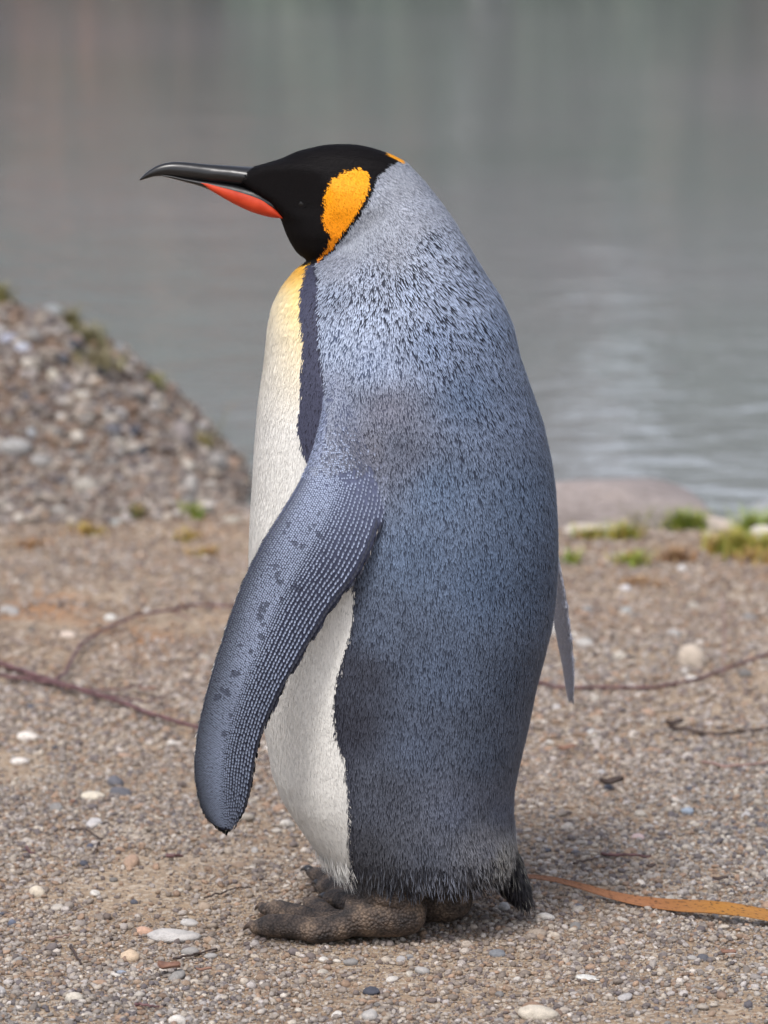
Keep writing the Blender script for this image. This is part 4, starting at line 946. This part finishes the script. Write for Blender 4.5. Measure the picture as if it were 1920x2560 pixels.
for lp in rme.loops: ul.data[lp.index].uv = uvs[lp.vertex_index]
tag(link('reed_leaf', rme, M_REED), 'long dry orange brown reed leaf lying on the gravel behind the tail', 'leaf')

# ------------------------------------------------------------------ grass
def tuft(px, py, r, h, nb, cols, label, group=None, name='grass_tuft', spread=.5):
    g = G(px, py); z = H(A([g[0]]), A([g[1]]))[0]; vs, fs, cs = [], [], []
    for b_ in range(nb):
        a0 = random.uniform(0, 6.28); rr = r*min(1.3, abs(random.gauss(0, .72))); bx, by = rr*math.cos(a0), rr*math.sin(a0)*.7
        az = random.uniform(0, 6.28); hh = h*random.uniform(.5, 1.15)*1.9+.006; ln = hh*random.uniform(.1, 1.)*spread*2; wd_ = random.uniform(.0010, .0022)
        c = A(srgb(*random.choice(cols)))*random.uniform(.75, 1.2); o = len(vs); px_, py_ = -math.sin(az)*wd_, math.cos(az)*wd_
        for i in range(4):
            t = i/3; k = 1-t*.9; cx_, cy_ = bx+math.cos(az)*ln*t*t, by+math.sin(az)*ln*t*t; zz = hh*(t-.25*t*t*spread)-.003
            vs += [(cx_-px_*k, cy_-py_*k, zz), (cx_+px_*k, cy_+py_*k, zz)]; cs += [c*(.8+.3*t)]*2
        fs += [(o+2*i, o+2*i+1, o+2*i+3, o+2*i+2) for i in range(3)]
    me = mesh_np(name, vs, fs); set_col(me, 'fcol', np.concatenate([A(cs), np.ones((len(cs), 1))], 1))
    o = link(name, me, M_BLADE); o.location = (g[0], g[1], z); tag(o, label, 'grass', group); return o
GR = [(122, 144, 56), (144, 156, 62), (164, 162, 78), (108, 128, 58)]; YL = [(186, 160, 74), (168, 132, 70), (150, 150, 60), (196, 176, 100)]; OC = [(156, 120, 84), (136, 100, 70), (172, 142, 104)]
for q, r, h, nb, cs, lab in [(c6(740, 530), .030, .022, 240, GR, 'bright green grass tuft in front of the big boulder'), (c6(620, 600), .028, .016, 200, GR+YL, 'low yellow green grass tuft by the cream slab'), (c6(400, 600), .030, .012, 180, GR+YL, 'flat thin grass patch beside the penguin back'),
    (c6(1010, 540), .030, .020, 220, GR, 'green grass tuft below the flat pinkish slab'), (c6(1140, 520), .022, .020, 150, GR, 'small green grass tuft beside the one under the slab'), (c6(1145, 410), .012, .024, 40, GR, 'few upright green blades at the boulder end'), (c6(980, 410), .022, .016, 80, YL, 'pale yellow dry blades against the boulder'),
    (c6(1540, 560), .026, .024, 160, GR, 'green grass tuft beside the small white rock'), (c6(1450, 690), .045, .020, 340, GR+YL, 'broad yellow green grass tuft at the gravel edge'), (c6(1620, 690), .045, .016, 300, YL+GR, 'yellowish grass tuft next to the broad one'), (c6(1320, 680), .026, .014, 160, OC+YL, 'ochre dry grass at the side of the broad tuft'), (c6(1650, 510), .016, .024, 100, GR, 'green grass tuft behind the small white rock'),
    (c6(730, 790), .014, .016, 60, GR, 'tiny green sprout on the gravel before the grass edge'), (c6(650, 770), .022, .010, 120, GR+YL, 'thin yellowish grass patch beside the tiny sprout'), (c6(255, 780), .012, .014, 60, GR, 'small green tuft beside the far flipper'), (c6(990, 770), .028, .014, 220, OC, 'rusty brown dry grass clump on the gravel'), (c6(1560, 750), .040, .010, 200, OC+YL, 'low ochre dry litter in front of the yellowish tuft'), (c6(730, 930), .040, .007, 180, OC, 'flat rusty litter patch on the gravel before the sprout'),
    (c5(560, 1600), .030, .010, 170, OC+YL, 'ochre straw patch in front of the heap'), (c5(1230, 1640), .022, .010, 120, OC+YL, 'ochre straw patch near the heap end'), (c5(1330, 1740), .026, .008, 120, YL+OC, 'yellowish straw patch beside the penguin belly'), (c5(210, 1690), .030, .008, 130, OC, 'rusty straw patch at the heap base'), (c5(1240, 1490), .014, .014, 90, GR, 'dark green moss tuft under the blocky white stone'), (c5(880, 1480), .018, .010, 100, GR+OC, 'dull green tuft at the middle of the heap base'),
    (c5(560, 380), .035, .022, 220, [(128, 124, 88), (136, 128, 96), (116, 112, 80)], 'olive moss tuft on the heap crest'), (c5(640, 510), .035, .018, 220, [(132, 128, 92), (136, 128, 96), (140, 126, 100)], 'olive moss tuft below the heap crest'), (c5(450, 250), .018, .020, 90, [(112, 106, 62), (130, 120, 76)], 'olive brown grass beside the crest stone'), (c5(1000, 650), .016, .014, 90, [(122, 126, 62), (140, 136, 76)], 'olive moss on the falling crest of the heap'), (c5(1310, 1030), .014, .014, 80, [(172, 156, 82), (140, 136, 76)], 'yellowish moss beside the tilted grey slab'), (c5(10, 90), .02, .02, 90, [(132, 126, 82), (120, 116, 66)], 'olive grass at the very top of the heap'), (c5(1420, 1050), .005, .05, 8, [(112, 106, 72)], 'thin upright dry stalks at the heap end')]:
    tuft(q[0], q[1], r, h, nb, cs, lab)

# ------------------------------------------------------------------ far bank (seen as reflections in the pond)
def tree(x, y, h, r, cols, label, nleaf=9000, name='bank_tree', dens=1.):
    z = float(H(A([x]), A([y]))[0]); root = bpy.data.objects.new(name, None); col.objects.link(root); root.location = (x, y, z); tag(root, label, 'tree', None)
    pts = A([(x, y, z-.1), (x+.1, y, z+h*.3), (x+.05, y+.1, z+h*.6), (x+.2, y, z+h*.92)])
    prts = [tube(pts, [h*.03, h*.022, h*.014, h*.004], 8)]
    tips = []
    for i in range(22):
        a_ = random.uniform(0, 6.28); zb = random.uniform(.02, .75)*h; L_ = r*random.uniform(.6, 1.); e = A([x+.08+math.cos(a_)*L_, y+math.sin(a_)*L_, z+zb+random.uniform(.1, .3)*h]); b0 = A([x+.08, y, z+zb])
        prts.append(tube([b0, (b0+e)/2+A([0, 0, .05*h]), e], [h*.01, h*.006, h*.002], 6)); tips.append(e); tips.append((b0+e)/2)
    link('trunk', mesh_np('trunk', *joinparts([orient(q_) for q_ in prts])), M_BARK, root)
    tips = A(tips+[pts[-1]]); c = tips[rng.integers(0, len(tips), nleaf)]+rng.normal(size=(nleaf, 3))*A([r*.24, r*.24, h*.08])
    c[:, 2] = z+np.abs(c[:, 2]-z-.1)+.05
    s_ = .16; d1 = rng.normal(size=(nleaf, 3)); d1 /= np.linalg.norm(d1, axis=1)[:, None]; d2 = np.cross(d1, rng.normal(size=(nleaf, 3))); d2 /= np.linalg.norm(d2, axis=1)[:, None]
    v = np.stack([c-d1*s_, c+d2*s_*.6, c+d1*s_, c-d2*s_*.6], 1).reshape(-1, 3); q4 = (np.arange(nleaf)*4)[:, None]+A([[0, 1, 2, 3]])
    me = fast_mesh('crown', v, q4); cc = A([srgb(*q_) for q_ in cols])[rng.integers(0, len(cols), nleaf)]*rng.uniform(.7, 1.2, nleaf)[:, None]
    set_col(me, 'fcol', np.repeat(np.concatenate([cc, np.ones((nleaf, 1))], 1), 4, axis=0)); link('crown', me, M_LEAF, root)
BRN = [(118, 104, 92), (132, 110, 96), (104, 100, 90)]; RST = [(150, 104, 78), (134, 96, 72), (112, 100, 82)]; OLV = [(104, 114, 96), (92, 104, 88), (116, 122, 104)]
for x, y, h, r, cs, lab in [(-2.3, 29.2, 2.4, .9, RST, 'low rust leaved shrub tree on the far bank beyond the pond'), (-4.6, 32.5, 5.0, 1.9, OLV, 'olive tree behind the rust leaved one on the far bank'), (-2.0, 33.5, 6.2, 2.0, OLV, 'tall olive tree on the far bank beside the rusty one'), (.2, 32, 5.2, 1.7, BRN, 'brown leaved tree on the far bank in the middle'), (-1.1, 30.5, 2.4, .9, RST, 'small reddish tree in front of the brown leaved one'), (-7.6, 33, 6.5, 2.4, OLV, 'broad olive tree at the far end of the bank'), (1.9, 34, 2.6, 1.0, OLV, 'small olive tree on the far bank before the gap'), (1.6, 28.6, 1.5, .7, OLV, 'little olive bush at the far water edge before the gap'), (2.9, 28.8, 1.8, .8, BRN, 'little brown bush at the far water edge in the gap'), (4.3, 28.6, 1.5, .8, OLV, 'low olive bush at the far water edge in the gap'), (-.2, 28.6, 1.5, .7, OLV, 'low olive bush below the brown leaved tree'), (-3.6, 28.8, 1.9, .7, RST, 'low rusty bush at the far water edge'), (3.7, 34.5, 4.6, 1.3, OLV, 'slender olive tree added out of view on the far bank to darken the reflected sky'), (8.6, 33, 5.0, 2.0, BRN, 'broad brown tree on the far bank past the gap')]:  # slender olive tree is unseen, added to darken the sky reflection on the right
    tree(x, y, h, r, cs, lab)
